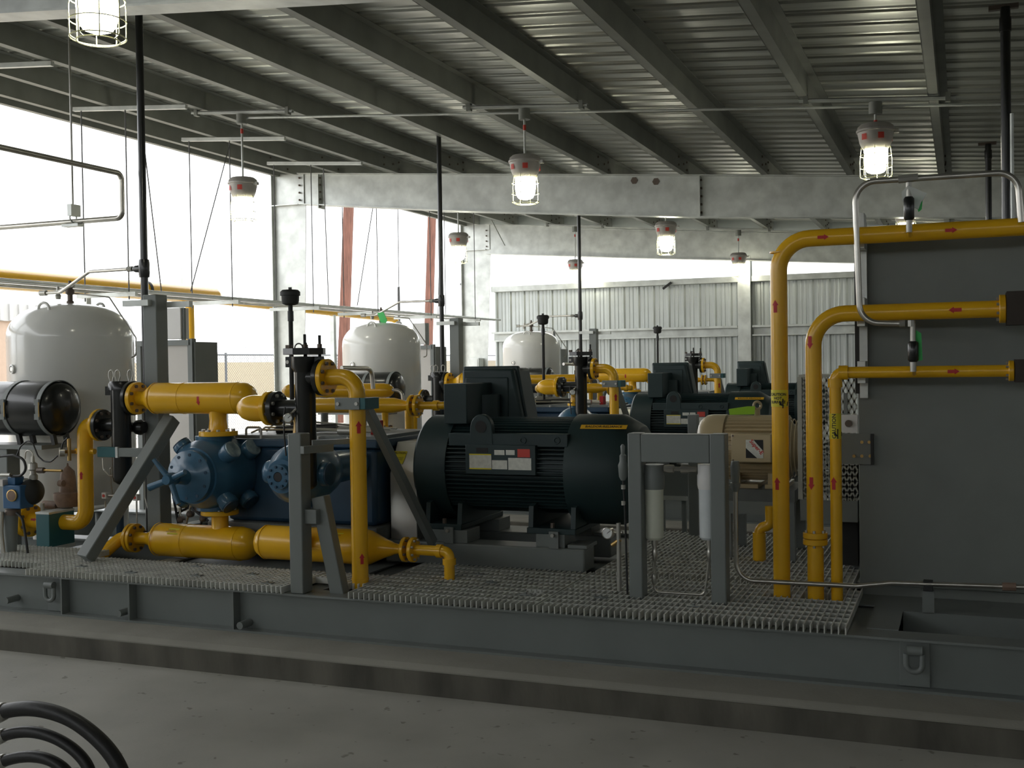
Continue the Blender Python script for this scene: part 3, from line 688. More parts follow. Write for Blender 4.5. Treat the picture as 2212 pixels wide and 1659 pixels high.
# ---- clamp arm from post to inlet pipe
ca = T('clamp_arm', 'horizontal gray arm with teal block clamp reaching from the post, %s skid, left', 'bracket', at(270, 975, 6.1), n=1)
a = at(222, 975, YB-.02); b = at(262, 975, YB-.02); MB().box(a.x, b.x, YB-.075, YB-.03, a.z-.035, a.z+.035).build('block_clamp', 'clamp', ca, .003)
MB().box(b.x, b.x+.02, YB-.08, YB-.02, a.z-.037, a.z+.037).build('end_plate', 'galv', ca); MB().box(b.x+.02, at(366, 975, 6.25).x, YB-.075, YB-.035, a.z-.03, a.z+.03).build('arm', 'gray', ca, .003)
# ---- upper suction bottle, first stage
sb = T('suction_bottle', 'thick yellow horizontal bottle above the compressor on the %s skid', 'vessel', at(440, 895, YB))
c0 = at(440, 860, YB); m = mpp(440, 860, YB); X = lambda px: at(px, 860, YB).x; r = 34*m; zc = c0.z
fx = nz_.x+.0
MB().lathe((fx, YB, zc), (1, 0, 0), [(0, 16*m), (X(312)-fx, 16*m), (X(318)-fx, 19*m), (X(330)-fx, 29*m), (X(338)-fx, 33*m), (X(345)-fx, r), (X(520)-fx, r), (X(533)-fx, r*.93), (X(543)-fx, r*.72), (X(549)-fx, r*.4), (X(551)-fx, 0)], 40).build('shell', 'yellow', sb)
for px in (338, 400, 516): MB().band((X(px), YB, zc), (1, 0, 0), r-.001, .01, .003, 40).build('weld_seam', 'yellow', sb)
flange(sb, (fx+.018, YB, zc), (1, 0, 0), 36*m, .034, 'yellow', 8, both=False)
nx_ = at(471, 900, YB).x; zf = at(471, 936, YB).z
MB().lathe((nx_, YB, zf), (0, 0, 1), [(0, 24*m), (.03, 20*m), (.09, 18*m), (zc-zf-r*.8, 19*m), (zc-zf-r*.5, 24*m)], 28).build('neck', 'yellow', sb)
flange(sb, (nx_, YB, zf), (0, 0, 1), 41*m, .032, 'yellow', 10, bm='zinc')
arrow(sb, (X(450), YB, zc), (0, 0, -1), (0, -1, 0), r, .05) if False else None
def vdown(par, c, r, L=.06, up=False, face=(0, -1, -.15)):        # arrow running round a horizontal pipe
    vf = tf(arrow2(L), rot=(pi/2 if up else -pi/2)); f = V(face).normalized(); t = f.cross(V((1, 0, 0)))
    mb = MB(); sgn = 1 if t.z > 0 else -1; mb.add([V(c)+V((1, 0, 0))*x+(f*cos(y/r)+t*sgn*sin(y/r))*(r+.0015) for x, y in vf[0]], vf[1]); return mb.build('flow_arrow', 'red', par, label='red painted flow arrow')
vdown(sb, (X(449), YB, zc), r)
# ---- lower discharge bottle, first stage
lb = T('discharge_bottle', 'yellow horizontal bottle low at left under the compressor, %s skid', 'vessel', at(440, 1210, YB), n=1)
zc2 = at(440, 1170, YB).z; r = 36*m; fx = at(296, 1162, YB).x; X = lambda px: at(px, 1170, YB).x
MB().lathe((fx, YB, zc2), (1, 0, 0), [(0, 14*m), (X(318)-fx, 13*m), (X(328)-fx, 17*m), (X(338)-fx, 28*m), (X(346)-fx, 34*m), (X(352)-fx, r), (X(520)-fx, r), (X(536)-fx, r*.93), (X(548)-fx, r*.7), (X(555)-fx, r*.35), (X(557)-fx, 0)], 40).build('shell', 'yellow', lb)
for px in (345, 408, 520): MB().band((X(px), YB, zc2), (1, 0, 0), r-.001, .01, .003, 40).build('weld_seam', 'yellow', lb)
flange(lb, (fx-.012, YB, zc2), (1, 0, 0), 32*m, .026, 'yellow', 8); flange(lb, (fx-.045, YB, zc2), (1, 0, 0), 32*m, .026, 'yellow', 8)
zf2 = at(475, 1106, YB).z; xn = at(475, 1106, YB).x
MB().lathe((xn, YB, zc2+r*.6), (0, 0, 1), [(0, 22*m), (.03, 18*m), (zf2-zc2-r*.6-.03, 18*m), (zf2-zc2-r*.6, 20*m)], 28).build('neck', 'yellow', lb)
flange(lb, (xn, YB, zf2), (0, 0, 1), 40*m, .03, 'yellow', 10, bm='zinc', proud=.006)
MB().tube([(fx-.05, YB, zc2), (fx-.13, YB, zc2), at(222, 1196, YB-.12), at(160, 1260, YB-.3)], 14*m, .09, 18).build('outlet_pipe', 'yellow', lb)
st = on_pipe(rect2(.085, .05, 6), (X(392), YB, zc2), (1, 0, 0), (0, -1, .9), r+.002).build('caution_sticker', 'yl', lb, label='yellow hot surface caution sticker')
on_pipe(tf(text_polys('CAUTION\nHOT SURFACE', .013), dx=-.012), (X(392), YB, zc2), (1, 0, 0), (0, -1, .9), r+.004).build('lettering', 'ink', st)
# ---- compressor
cx1, cx2, zs_ = at(463, 1010, YB).x, at(612, 1030, 5.75).x, 1.0
cm = T('gas_compressor', 'blue reciprocating compressor with star handwheel on the %s skid', 'compressor', ((cx1+cx2)/2, 6.6, .39))
zt_ = at(780, 950, 6.3).z
MB().box(-4.62, -3.48, 6.30, 7.15, .62, zt_-.05).build('crankcase', 'blued', cm, .03)
tc_ = MB().box(-4.66, -3.45, 6.27, 7.18, zt_-.055, zt_).build('top_cover', 'blued', cm, .01)
MB().box(-4.60, -3.48, 6.33, 7.12, zt_, zt_+.02).build('gasket_plate', 'gray', cm)
for k in range(6): MB().cyl((-4.55+k*.22, 6.29, zt_), (-4.55+k*.22, 6.29, zt_+.02), .012, n=6).build('cover_bolt', 'zinc', tc_)
MB().box(-4.75, -3.45, 6.25, 7.2, .43, .62).build('pedestal', 'plate', cm, .01)
hz_top = zf-.016; hz_bot = zf2+.016
cz = (hz_top+hz_bot)/2; rb = (hz_top-hz_bot)/2-.012
yf = 5.86
cyl = MB().lathe((cx1, 6.5, cz), (0, -1, 0), [(0, rb*.62), (.12, rb*.7), (.17, rb*.95), (.22, rb), (.44, rb), (.50, rb*.94), (.55, rb*.8), (.57, rb*.78)], 48).build('large_cylinder', 'blue', cm)
MB().lathe((cx1, YB, cz), (0, 0, 1), [(-(cz-hz_bot), 39*m), (-(cz-hz_bot)+.05, 38*m), (-.05, 35*m), (.05, 35*m), (hz_top-cz-.05, 38*m), (hz_top-cz, 39*m)], 36).build('port_body', 'blue', cyl)
hd = MB().lathe((cx1, 5.93, cz), (0, -1, 0), [(0, rb*.72), (.045, rb*.72), (.05, rb*.69), (.06, rb*.5), (.075, rb*.42), (.09, .03)], 40).build('cylinder_head', 'blue', cm)
for k in range(10):
    a = 2*pi*k/10+.2; MB().cyl((cx1+cos(a)*rb*.6, 5.888, cz+sin(a)*rb*.6), (cx1+cos(a)*rb*.6, 5.872, cz+sin(a)*rb*.6), .011, n=6).build('bolt', 'blued', hd)
# star handwheel
hub = V((cx1, 5.70, cz-.0)); hw = MB().cyl((cx1, 5.93, cz), hub, .022, n=14)
hw.lathe(hub+V((0, .05, 0)), (0, -1, 0), [(0, .03), (.02, .042), (.06, .042), (.09, .03)], 16)
for a, L_, ra_ in ((130, .165, .014), (200, .155, .024), (22, .14, .016), (-62, .17, .016)):
    e = V((cos(R_(a)), -.12, sin(R_(a)))); hw.cyl(hub+e*.02, hub+e*L_, .02, ra_, 14)
hw.cyl((cx1, 5.90, cz), (cx1, 5.76, cz), .06, .035, 20)
hw.build('handwheel', 'blue', cm)
# valve caps pointing sideways/upwards from the big cylinder
def valve_cap(par, c, d, r, L, m1='blue', m2='cap', nb=8):
    d = V(d).normalized(); a_, u, w = basis(d); c = V(c)
    o = MB().lathe(c, d, [(0, r*.9), (L*.7, r*.9), (L*.7, r), (L, r), (L+.004, r*.96)], 28).build('valve_housing', m1, par)
    cpp = MB().lathe(c+d*(L+.002), d, [(0, r*.93), (.012, r*.93), (.014, r*.85)], 24).build('valve_cap', m2, par)
    return o
for yy in (6.28, 6.06):
    for sx, sz in ((1, .55), (1, -.75), (-1, .9), (-1, -.75)):
        d = V((sx*.8, -.12, sz)).normalized(); valve_cap(cm, V((cx1, yy, cz))+d*rb*.72, d, .062, .12 if sx > 0 else .09, 'blue', 'cap' if (sx > 0 and sz > 0) else 'blued')
# second (small) cylinder, closer to the viewer
fz = at(598, 1031, 5.4).z; ff = at(598, 1031, 5.4); rm = mpp(598, 1031, 5.4)
cy = MB().lathe((ff.x, 6.35, fz), (0, -1, 0), [(0, .09), (.25, .1), (.42, .105), (.47, .15), (.56, .175), (.72, .18), (.80, .165), (.87, .12), (.905, .098)], 44).build('small_cylinder', 'blue', cm)
fcp = MB().lathe((ff.x, 5.45, fz), (0, -1, 0), [(0, 28*rm), (.035, 28*rm), (.04, 27*rm), (.042, 11*rm), (.03, 10*rm), (.0, 10*rm)], 36).build('cylinder_head', 'blue', cm)
MB().lathe((ff.x, 5.43, fz), (0, -1, 0), [(0, 10*rm), (.021, 10*rm)], 24).build('head_opening', 'ink', fcp)
for k in range(9):
    a = 2*pi*k/9+.35; MB().cyl((ff.x+cos(a)*22*rm, 5.411, fz+sin(a)*22*rm), (ff.x+cos(a)*22*rm, 5.397, fz+sin(a)*22*rm), .008, n=6).build('bolt', 'blued', fcp)
valve_cap(cm, (ff.x-.1, 5.63, fz+.0), (-1, -.05, .05), .07, .1, 'blue', 'blue'); valve_cap(cm, (ff.x+.08, 5.63, fz), (1, 0, 0), .07, .12, 'blue', 'blued')
MB().cyl((ff.x+.01, 5.66, fz+.1), (ff.x+.01, 5.66, at(625, 950, 5.6).z), .05, .06).build('top_port', 'blue', cm)
MB().cyl((ff.x+.01, 5.66, fz-.1), (ff.x+.01, 5.66, at(620, 1100, 5.6).z+.01), .06, .055).build('bottom_port', 'blue', cm)
# rear cylinders
for xr_, rr in ((-4.0, .15), (-4.45, .13)):
    MB().lathe((xr_, 7.1, 1.0), (0, 1, 0), [(0, .1), (.15, .11), (.2, rr), (.5, rr), (.56, rr*.8), (.6, rr*.6)], 32).build('rear_cylinder', 'blue', cm)
    MB().cyl((xr_, 7.45, .75), (xr_, 7.45, 1.18), .07, n=20).build('rear_port', 'blue', cm)
# lubricator and small tubing on top
lu = T('lubrication_lines', 'cluster of thin tubes and fittings lying on the %s compressor top', 'tubes', (-4.2, 6.7, zt_+.02), n=2)
for k in range(5):
    y = 6.42+k*.09; MB().tube([(-4.5, y, zt_+.03), (-4.45, y, zt_+.05+.012*k), (-4.0+k*.06, y+.04, zt_+.05), (-3.6, y+.05, zt_+.04)], .007, .03, 8).build('tube', 'steel', lu)
MB().cyl((-4.35, 6.5, zt_+.045), (-3.95, 6.62, zt_+.06), .026, n=12).build('oil_line', 'rubber', lu)
MB().cyl((-3.8, 6.4, zt_+.05), (-3.68, 6.4, zt_+.05), .028, n=14).build('cylinder_lubricator', 'zinc', lu)
hb = MB().tube([(-4.5, 6.36, zt_+.02), (-4.5, 6.36, zt_+.07), (-4.38, 6.36, zt_+.07), (-4.38, 6.36, zt_+.02)], .008, .02, 8).build('handle', 'zinc', lu)
for dx in (0,): MB().box(-3.62, -3.58, 6.5, 6.6, zt_+.02, zt_+.11).build('red_valve', 'red', lu)
vb = T('instrument_cluster', 'tangle of small valves and hoses under the left end of the %s compressor', 'valves', at(410, 1120, 6.4), n=1)
for k, (a, b, c_) in enumerate((((375, 1000), (372, 1060), (385, 1130)), ((392, 1040), (415, 1080), (400, 1140)), ((400, 1090), (440, 1105), (430, 1150)), ((380, 1110), (410, 1095), (450, 1125)), ((395, 1075), (388, 1110), (410, 1150)))):
    MB().tube([at(*a, 6.45), at(*b, 6.4), at(*c_, 6.4)], .009, .06, 8).build('hose', ['rubber', 'steel', 'rubber', 'rubber', 'steel'][k], vb)
for px, py in ((397, 1090), (412, 1110), (430, 1098), (392, 1122), (440, 1120)):
    q = at(px, py, 6.4); MB().lathe(q-V((0, .03, 0)), (0, 1, 0), [(0, .012), (.01, .024), (.045, .024), (.06, .012)], 10).build('valve_body', 'bolt', vb)
# ---- second stage bottle + interstage scrubber
Y2 = 5.54; m2 = mpp(600, 880, Y2)
s3 = T('suction_bottle', 'short bulbous yellow bottle bolted to the black studded filter of the %s skid', 'vessel', at(560, 910, Y2))
X = lambda px: at(px, 880, Y2).x; zc3 = at(560, 882, Y2).z; zfl = zc3
MB().lathe((X(514), Y2, zc3), (1, 0, 0), [(0, 0), (.006, 8*m2), (.02, 16*m2), (.05, 24*m2), (.085, 28*m2), (.12, 29*m2), (X(572)-X(514), 28*m2), (X(585)-X(514), 26*m2)], 36).build('shell', 'yellow', s3)
flange(s3, (X(583), Y2, zfl), (1, 0, 0), 37*m2, .03, 'yellow', 8)
xn2 = at(626, 930, 5.64).x; zn2 = at(626, 946, 5.64).z
MB().lathe((ff.x+.01, 5.64, zn2), (0, 0, 1), [(0, .06), (.03, .045), (.08, .04), (zc3-zn2, .045)], 24).build('neck', 'yellow', s3)
MB().cyl((ff.x+.01, 5.64, zc3), (X(575), Y2, zc3), .045).build('neck_elbow', 'yellow', s3)
flange(s3, (ff.x+.01, 5.64, zn2), (0, 0, 1), .075, .025, 'yellow', 8)
# scrubber
s4 = T('interstage_scrubber', 'black vertical filter vessel with upright studs on its square lid, %s skid', 'vessel', at(659, 1000, Y2))
pv = at(660, 880, Y2); rv = 22*m2; ztop = at(660, 783, Y2).z; zbot = at(668, 1060, Y2).z
MB().lathe((pv.x, Y2, zbot), (0, 0, 1), [(0, 0), (.01, rv*.6), (.03, rv*.95), (.05, rv), (ztop-zbot-.04, rv), (ztop-zbot-.01, rv*1.1), (ztop-zbot+.03, rv*1.15)], 32).build('body', 'black', s4)
zl0, zl1 = at(660, 766, Y2).z, at(660, 752, Y2).z; ex = 46*m2
lid = MB().lathe((pv.x, Y2, zl0), (0, 0, 1), [(0, ex*.98), (.002, ex), (zl1-zl0-.002, ex), (zl1-zl0, ex*.98)], 8).build('lid', 'black', s4)
zk0, zk1 = at(660, 793, Y2).z, at(660, 770, Y2).z
MB().lathe((pv.x, Y2, zk0-.03), (0, 0, 1), [(0, rv), (.03, rv*1.3), (zk1-zk0+.03, rv*1.35)], 28).build('collar', 'black', s4)
for sx in (-1, 1):
    e = MB().box(pv.x+sx*rv*1.0, pv.x+sx*ex*.96, Y2-.02, Y2+.02, zk0, zk1).build('ear', 'black', s4, .003)
    MB().cyl((pv.x+sx*ex*.82, Y2-.025, (zk0+zk1)/2), (pv.x+sx*ex*.82, Y2-.015, (zk0+zk1)/2), .011, n=14).build('pin', 'zinc', e)
for px, py in ((658, 722), (690, 724), (660, 740)):
    q = at(px, py, Y2 if px != 660 else Y2+.1)
    MB().cyl((q.x, q.y, zk0), (q.x, q.y, q.z), .0085, n=10).build('stud', 'blackm', s4); MB().cyl((q.x, q.y, zl1), (q.x, q.y, zl1+.022), .016, n=6).build('nut', 'bolt', s4)
MB().ring((pv.x-.0, Y2-.06, zl1+.0), (0, 1, 0), .026, .004, 20, 6).build('wire_ring', 'blackm', s4)
MB().box(pv.x-.115, pv.x-.09, Y2-.02, Y2+.02, zl1, zl1+.02).build('nut', 'bolt', s4)
q = at(703, 815, Y2); MB().cyl((pv.x, Y2, q.z), (q.x-.02, Y2, q.z), .05).build('outlet_nozzle', 'black', s4)
flange(s4, (q.x-.022, Y2, q.z), (1, 0, 0), 39*m2, .03, 'black', 8)
MB().cyl((X(600), Y2, zfl), (pv.x, Y2, zfl), .05).build('inlet_nozzle', 'black', s4)
flange(s4, (X(598), Y2, zfl), (1, 0, 0), 37*m2, .034, 'black', 8, bm='zinc')
# ---- discharge elbow and riser
dp = T('riser_pipe', 'yellow elbow and vertical pipe standing on the grating left of the big motor, %s skid', 'pipe', at(778, 1262, Y2))
xp = at(774, 1000, Y2).x; rp = 16.5*m2
MB().tube([(q.x+.0, Y2, q.z), (xp, Y2, q.z), (xp, Y2, .36)], rp*1.05, .13, 22, 10).build('pipe', 'yellow', dp)
flange(dp, (q.x+.008, Y2, q.z), (1, 0, 0), 39*m2, .03, 'yellow', 8)
MB().band((xp, Y2, at(774, 1250, Y2).z), (0, 0, 1), rp*1.05, .01, .003, 24).build('weld_seam', 'yellow', dp)
arrow(dp, (xp, Y2, at(785, 922, Y2).z), (0, 0, 1), (.75, -1, 0), rp*1.05, .07); arrow(dp, (xp, Y2, at(788, 1205, Y2).z), (0, 0, 1), (.95, -1, 0), rp*1.05, .06)
cb = T('pipe_clamp_stand', 'gray and teal pipe clamp with a slanting channel leg on the yellow riser, %s skid', 'clamp', at(935, 1165, 6.3))
ca_ = at(752, 872, Y2-.06); MB().box(at(724, 872, 5.46).x, at(777, 872, 5.46).x, 5.455, 5.47, ca_.z-.033, ca_.z+.033).build('clamp_plate', 'gray', cb, .002)
for px in (730, 770): b_ = at(px, 873, 5.45); MB().cyl((b_.x, 5.455, ca_.z), (b_.x, 5.443, ca_.z), .011, n=6).build('bolt', 'zinc', cb)
MB().box(at(777, 872, 5.46).x, at(777, 872, 5.46).x+.035, 5.46, 5.62, ca_.z-.032, ca_.z+.032).build('clamp_block', 'clamp', cb, .003)
MB().box(xp-.08, xp+.08, 5.60, 5.625, ca_.z-.03, ca_.z+.03).build('rear_plate', 'gray', cb)
MB().bar(at(792, 880, 5.66), at(935, 1172, 6.32), .055, .045, (1, 0, 0)).build('leg', 'gray', cb, .002)
# ---- pressure gauge by the filter
g = gauge('pressure_gauge', 'x', at(622, 903, 5.44), (.25, -1, 0), 10*m2); unit(g, 'round white pressure gauge in front of the black filter, %s skid', 2)
gp = at(622, 903, 5.44); MB().tube([gp+V((-.01, .02, .01)), gp+V((.0, .05, .03)), gp+V((.03, .06, .06)), gp+V((.025, .06, .12))], .008, .02, 8).build('stem', 'steel', g)
MB().tube([at(616, 880, 5.47), at(613, 900, 5.45), at(614, 940, 5.44), at(618, 985, 5.44)], .005, .05, 8).build('capillary', 'rubber', g)
# ---- lower bottle 2
Y5 = 5.8; m5 = mpp(700, 1175, Y5)
b2 = T('discharge_bottle', 'yellow horizontal bottle with cone end and flanged outlet low in front, %s skid', 'vessel', at(700, 1211, Y5), n=1)
X = lambda px: at(px, 1178, Y5).x; z5 = at(700, 1177, Y5).z; r = 37*m5; fx = X(555)
MB().lathe((fx, Y5, z5), (1, 0, 0), [(0, 0), (.01, r*.45), (.03, r*.78), (.06, r*.95), (.09, r), (X(792)-fx, r), (X(800)-fx, r*.97), (X(835)-fx, r*.5), (X(845)-fx, r*.42), (X(852)-fx, 12*m5), (X(868)-fx, 9*m5), (X(880)-fx, 9*m5)], 40).build('shell', 'yellow', b2)
for px in (577, 676, 790): MB().band((X(px), Y5, z5), (1, 0, 0), r-.001, .008, .003, 40).build('weld_seam', 'yellow', b2)
flange(b2, (X(876), Y5, z5), (1, 0, 0), 26*m5, .022, 'yellow', 8); flange(b2, (X(893), Y5, z5), (1, 0, 0), 26*m5, .024, 'yellow', 8, bm='zinc')
xe = X(970); MB().tube([(X(893), Y5, z5), (xe, Y5, z5), (xe, Y5, .40)], 11*m5, .035, 16).build('outlet_pipe', 'yellow', b2)
for a_, b_ in (((xe-.075, Y5, z5), (xe-.045, Y5, z5)), ((xe, Y5, z5-.04), (xe, Y5, z5-.075))): MB().cyl(a_, b_, 14*m5, n=18).build('elbow_socket', 'yellow', b2)
MB().cyl((ff.x+.01, 5.68, z5), (ff.x+.01, 5.66, at(620, 1100, 5.6).z), .035).build('neck', 'yellow', b2)
flange(b2, (ff.x+.01, 5.66, at(620, 1110, 5.6).z), (0, 0, 1), .085, .035, 'yellow', 8)
sx_ = X(742); st = on_pipe(rect2(.075, .07, 6), (sx_, Y5, z5), (1, 0, 0), (0, -1, .75), r+.002).build('caution_sticker', 'yl', b2, label='yellow hot surface caution sticker')
on_pipe(tf(text_polys('CAUTION\nHOT\nSURFACE', .014), dx=-.005), (sx_, Y5, z5), (1, 0, 0), (0, -1, .75), r+.004).build('lettering', 'ink', st)
# ---- front post with leaning leg and side arm
fp = T('support_post', 'gray square post with a leaning side leg at the front edge of the %s skid', 'post', at(648, 1275, YF+.05), n=1)
pa_ = at(620, 1200, YF); x0 = at(621.5, 1100, YF+.0).x; w_ = 29/2420*6.05/.86
MB().box(x0, x0+w_, YF+.01, YF+.11, ZT, at(640, 937, YF).z).build('post', 'gray', fp, .006)
MB().bar(at(692, 1072, YF+.12), at(738, 1300, YF+.12), .085, .07, (0, 1, 0)).build('leg', 'gray', fp, .005)
q = at(672, 1115, YF+.1); MB().box(x0+w_-.01, q.x+.07, YF+.04, YF+.1, q.z-.035, q.z+.045).build('stub_arm', 'gray', fp, .004)
q = at(655, 975, YF+.08)
zz = at(690, 972, YF+.02).z; MB().bar((at(655, 977, YF).x+.0, YF-.012, zz), (at(727, 969, YF+.25).x, YF+.2, zz), .03, .042).build('side_arm', 'gray', fp, .002)
MB().bar((x0+w_, YF+.13, zz+.03), (x0+w_+.16, YF+.3, zz+.03), .03, .03).build('rear_arm', 'gray', fp, .002)
# ---- breather
br = T('breather_vent', 'black mushroom-capped breather on a thin pipe rising behind the filter, %s skid', 'vent', at(627, 860, 6.62))
p = at(627, 645, 6.62); mm = mpp(627, 645, 6.62); zc_ = at(627, 658, 6.62).z; ztp = at(627, 626, 6.62).z
MB().lathe((p.x, 6.62, zc_-.005), (0, 0, 1), [(0, .03), (.01, 17*mm), (.03, 18.5*mm), (ztp-zc_-.035, 19*mm), (ztp-zc_-.035, 21.5*mm), (ztp-zc_-.01, 21.5*mm), (ztp-zc_+.004, 17*mm), (ztp-zc_+.006, 0)], 36).build('cap', 'blackm', br)
MB().box(p.x-.012, p.x+.012, 6.617, 6.623, ztp, ztp+.018).build('wing_nut', 'blackm', br)
MB().cyl((p.x, 6.62, zt_+.0), (p.x, 6.62, zc_), 5*mm, n=16).build('pipe', 'blackm', br)
zq = at(627, 683, 6.62).z; MB().cyl((p.x, 6.62, zq-.035), (p.x, 6.62, zq+.035), 6.6*mm, n=16).build('coupling', 'black', br)
# ---- receiver with straps
rc = T('air_receiver', 'black horizontal air receiver with two gray straps at the left of the %s skid', 'vessel', at(20, 1195, 6.1), n=3)
YR = 6.1; mr = mpp(100, 882, YR); zr = at(100, 882, YR).z; xr = at(150, 882, YR-.0).x-.03; rr = 59*mr
MB().lathe((xr-1.05, YR, zr), (1, 0, 0), [(0, 0), (.0, rr*.97), (.02, rr), (.93, rr), (.99, rr*.98), (1.03, rr*.85), (1.05, rr*.6), (1.06, 0)], 48).build('tank', 'black', rc)
for px in (28, 102):
    xs_ = at(px, 840, YR-.1).x; MB().band((xs_, YR, zr), (1, 0, 0), rr+.001, .035, .005, 40, 0.12, 2*pi-.12) .build('strap', 'gray', rc)
    for dz in (.05, -.05): MB().box(xs_-.02, xs_+.02, YR-rr-.012, YR-rr+.002, zr+dz-.02, zr+dz+.02).build('strap_clip', 'gray', rc)
    MB().cyl((xs_+.02, YR-rr-.01, zr-.05), (xs_+.02, YR-rr-.01, zr+.05), .004, n=6).build('tension_bolt', 'brass', rc)
    for dy in (-.06, .06): MB().bar((xs_, YR+dy, zr-rr+.02), (xs_+.02, YR+dy, zr-rr-.06), .03, .03).build('saddle_foot', 'blackm', rc)
zsft = zr-rr-.06; MB().box(xr-1.0, at(106, 947, YR-.05).x, YR-.12, YR+.12, zsft-.03, zsft).build('shelf_plate', 'gray', rc)
px_ = at(18, 1050, YR-.05).x; MB().box(px_-.06, px_+.055, YR-.11, YR+.01, ZT, zsft-.03).build('stand_post', 'gray', rc, .005)
# ---- gray cabinets behind the tank
cab = T('control_panel', 'tall pale control panel in a gray frame standing behind the %s white tank', 'panel', (-6.6, 8.45, 0), n=3)
YC = 8.4; a = at(357, 740, YC); b = at(416, 962, YC)
MB().box(a.x-.25, b.x, YC, YC+.05, .5, a.z-.02).build('door_panel', 'panel', cab)
MB().box(b.x-.02, b.x+.03, YC-.02, YC+.04, .0, a.z+.03).build('frame_post', 'gray', cab); MB().box(a.x-.32, b.x, YC-.03, YC+.03, a.z-.03, a.z+.02).build('frame_rail', 'gray', cab)
MB().box(a.x-.32, a.x-.27, YC-.02, YC+.04, .0, a.z+.0).build('frame_post', 'gray', cab)
c_ = at(455, 742, YC+.1); MB().box(b.x+.03, b.x+.05, YC, YC+.33, .35, a.z-.0).build('side_panel', 'grayd', cab)
u = at(357, 666, YC); v = at(394, 732, YC); MB().box(u.x, v.x, YC-.02, YC+.1, v.z, u.z).build('small_box', 'white2', cab, .004)
MB().box(v.x-.01, v.x+.02, YC, YC+.03, a.z, u.z).build('box_mast', 'gray', cab)
# ---- rear bottles
YA = 7.9; ma = mpp(730, 845, YA)
ra = T('rear_bottle', 'slender yellow bottle across the rear of the %s skid', 'vessel', at(730, 865, YA), n=2)
X = lambda px: at(px, 845, YA).x; za = at(740, 844, YA).z; r = 15.5*ma; fx = X(611)
MB().lathe((fx, YA, za), (1, 0, 0), [(0, 0), (.01, r*.5), (.04, r*.9), (.07, r), (X(830)-fx, r), (X(842)-fx, r*.85), (X(848)-fx, r*.5), (X(850)-fx, 0)], 28).build('shell', 'yellow', ra)
MB().cyl((X(700), YA, .42), (X(700), YA, za), .03).build('support', 'gray', ra)
YD = 7.45; md = mpp(800, 877, YD)
rb_ = T('rear_bottle', 'yellow rear bottle with reducer and bolted flange pair behind the motor of the %s skid', 'vessel', at(840, 925, YD), n=3)
X = lambda px: at(px, 877, YD).x; zd = at(800, 876, YD).z; r = 16.5*md; fx = X(660)
MB().lathe((fx, YD, zd), (1, 0, 0), [(0, 0), (.01, r*.5), (.04, r*.9), (.07, r), (X(852)-fx, r), (X(870)-fx, r*.72), (X(884)-fx, r*.5), (X(960)-fx, r*.5), (X(962)-fx, r*.45)], 28).build('shell', 'yellow', rb_)
flange(rb_, (X(890), YD, zd), (1, 0, 0), 23*md, .024, 'yellow', 8); flange(rb_, (X(903), YD, zd), (1, 0, 0), 23*md, .026, 'yellow', 8, bm='zinc')
MB().cyl((X(937), YD, zd), (X(948), YD, zd), 11*md, n=18).build('socket', 'yellow', rb_)
xn = at(832, 910, YD).x; zn = at(832, 926, YD).z
MB().lathe((xn, YD, zn), (0, 0, 1), [(0, 10*md), (.03, 6.5*md), (.07, 7*md), (zd-zn, 8*md)], 20).build('neck', 'yellow', rb_); flange(rb_, (xn, YD, zn), (0, 0, 1), 17*md, .028, 'yellow', 8)
MB().cyl((xn, YD, zn-.02), (xn, YD, 1.02), .05).build('valve_seat', 'blued', rb_)
dl = T('drop_pipe', 'yellow vertical drop pipe behind the rear bottle flanges, %s skid', 'pipe', at(882, 960, 7.9), n=2)
MB().cyl((at(884, 900, 7.9).x, 7.9, .42), (at(884, 900, 7.9).x, 7.9, zd+.02), .035).build('pipe', 'yellow', dl)
sl = T('steel_tube_loop', 'bent stainless tube arching over the rear yellow bottles of the %s skid', 'tube', at(800, 800, 7.6), n=2)
MB().tube([at(738, 795, 7.3), at(803, 796, 7.6), at(806, 840, 7.6)], .018, .06, 10).build('tube', 'steel', sl)
MB().tube([at(848, 842, 7.7), at(868, 845, 7.7), at(873, 880, 7.7)], .012, .05, 10).build('tube', 'steel', sl)
# ---- coupling guard
gd = T('coupling_guard', 'pale sheet-metal coupling guard between compressor and motor on the %s skid', 'guard', at(840, 1160, 6.5), n=2)
za_ = at(850, 956, 6.45).z; xg0, xg1 = -3.44, -3.25
mb = MB(); mb.prism([(xg0, 6.42, .5), (xg0, 6.42, .95), (xg0, 6.53, za_), (xg0, 6.95, za_), (xg0, 7.05, .95), (xg0, 7.05, .5)], (xg1-xg0, 0, 0)).build('hood', 'alu', gd, .004)
e1 = V((0, .11, za_-.95)).normalized(); q = at(862, 978, 6.48); qc = V((q.x, 6.475, .95+(za_-.95)*.5))
st = on_plane(([(-.05, -.045), (.04, -.045), (.055, .045), (-.06, .045)], [(0, 1, 2, 3)]), qc, (1, 0, 0), e1, .004).build('caution_sticker', 'yl', gd)
on_plane(text_polys('CAUTION', .022), qc+e1*.03, (1, 0, 0), e1, .007).build('lettering', 'ink', st)
on_plane(text_polys('GUARD MUST\nBE IN PLACE', .012), qc-e1*.01, (1, 0, 0), e1, .007).build('lettering', 'ink', st)
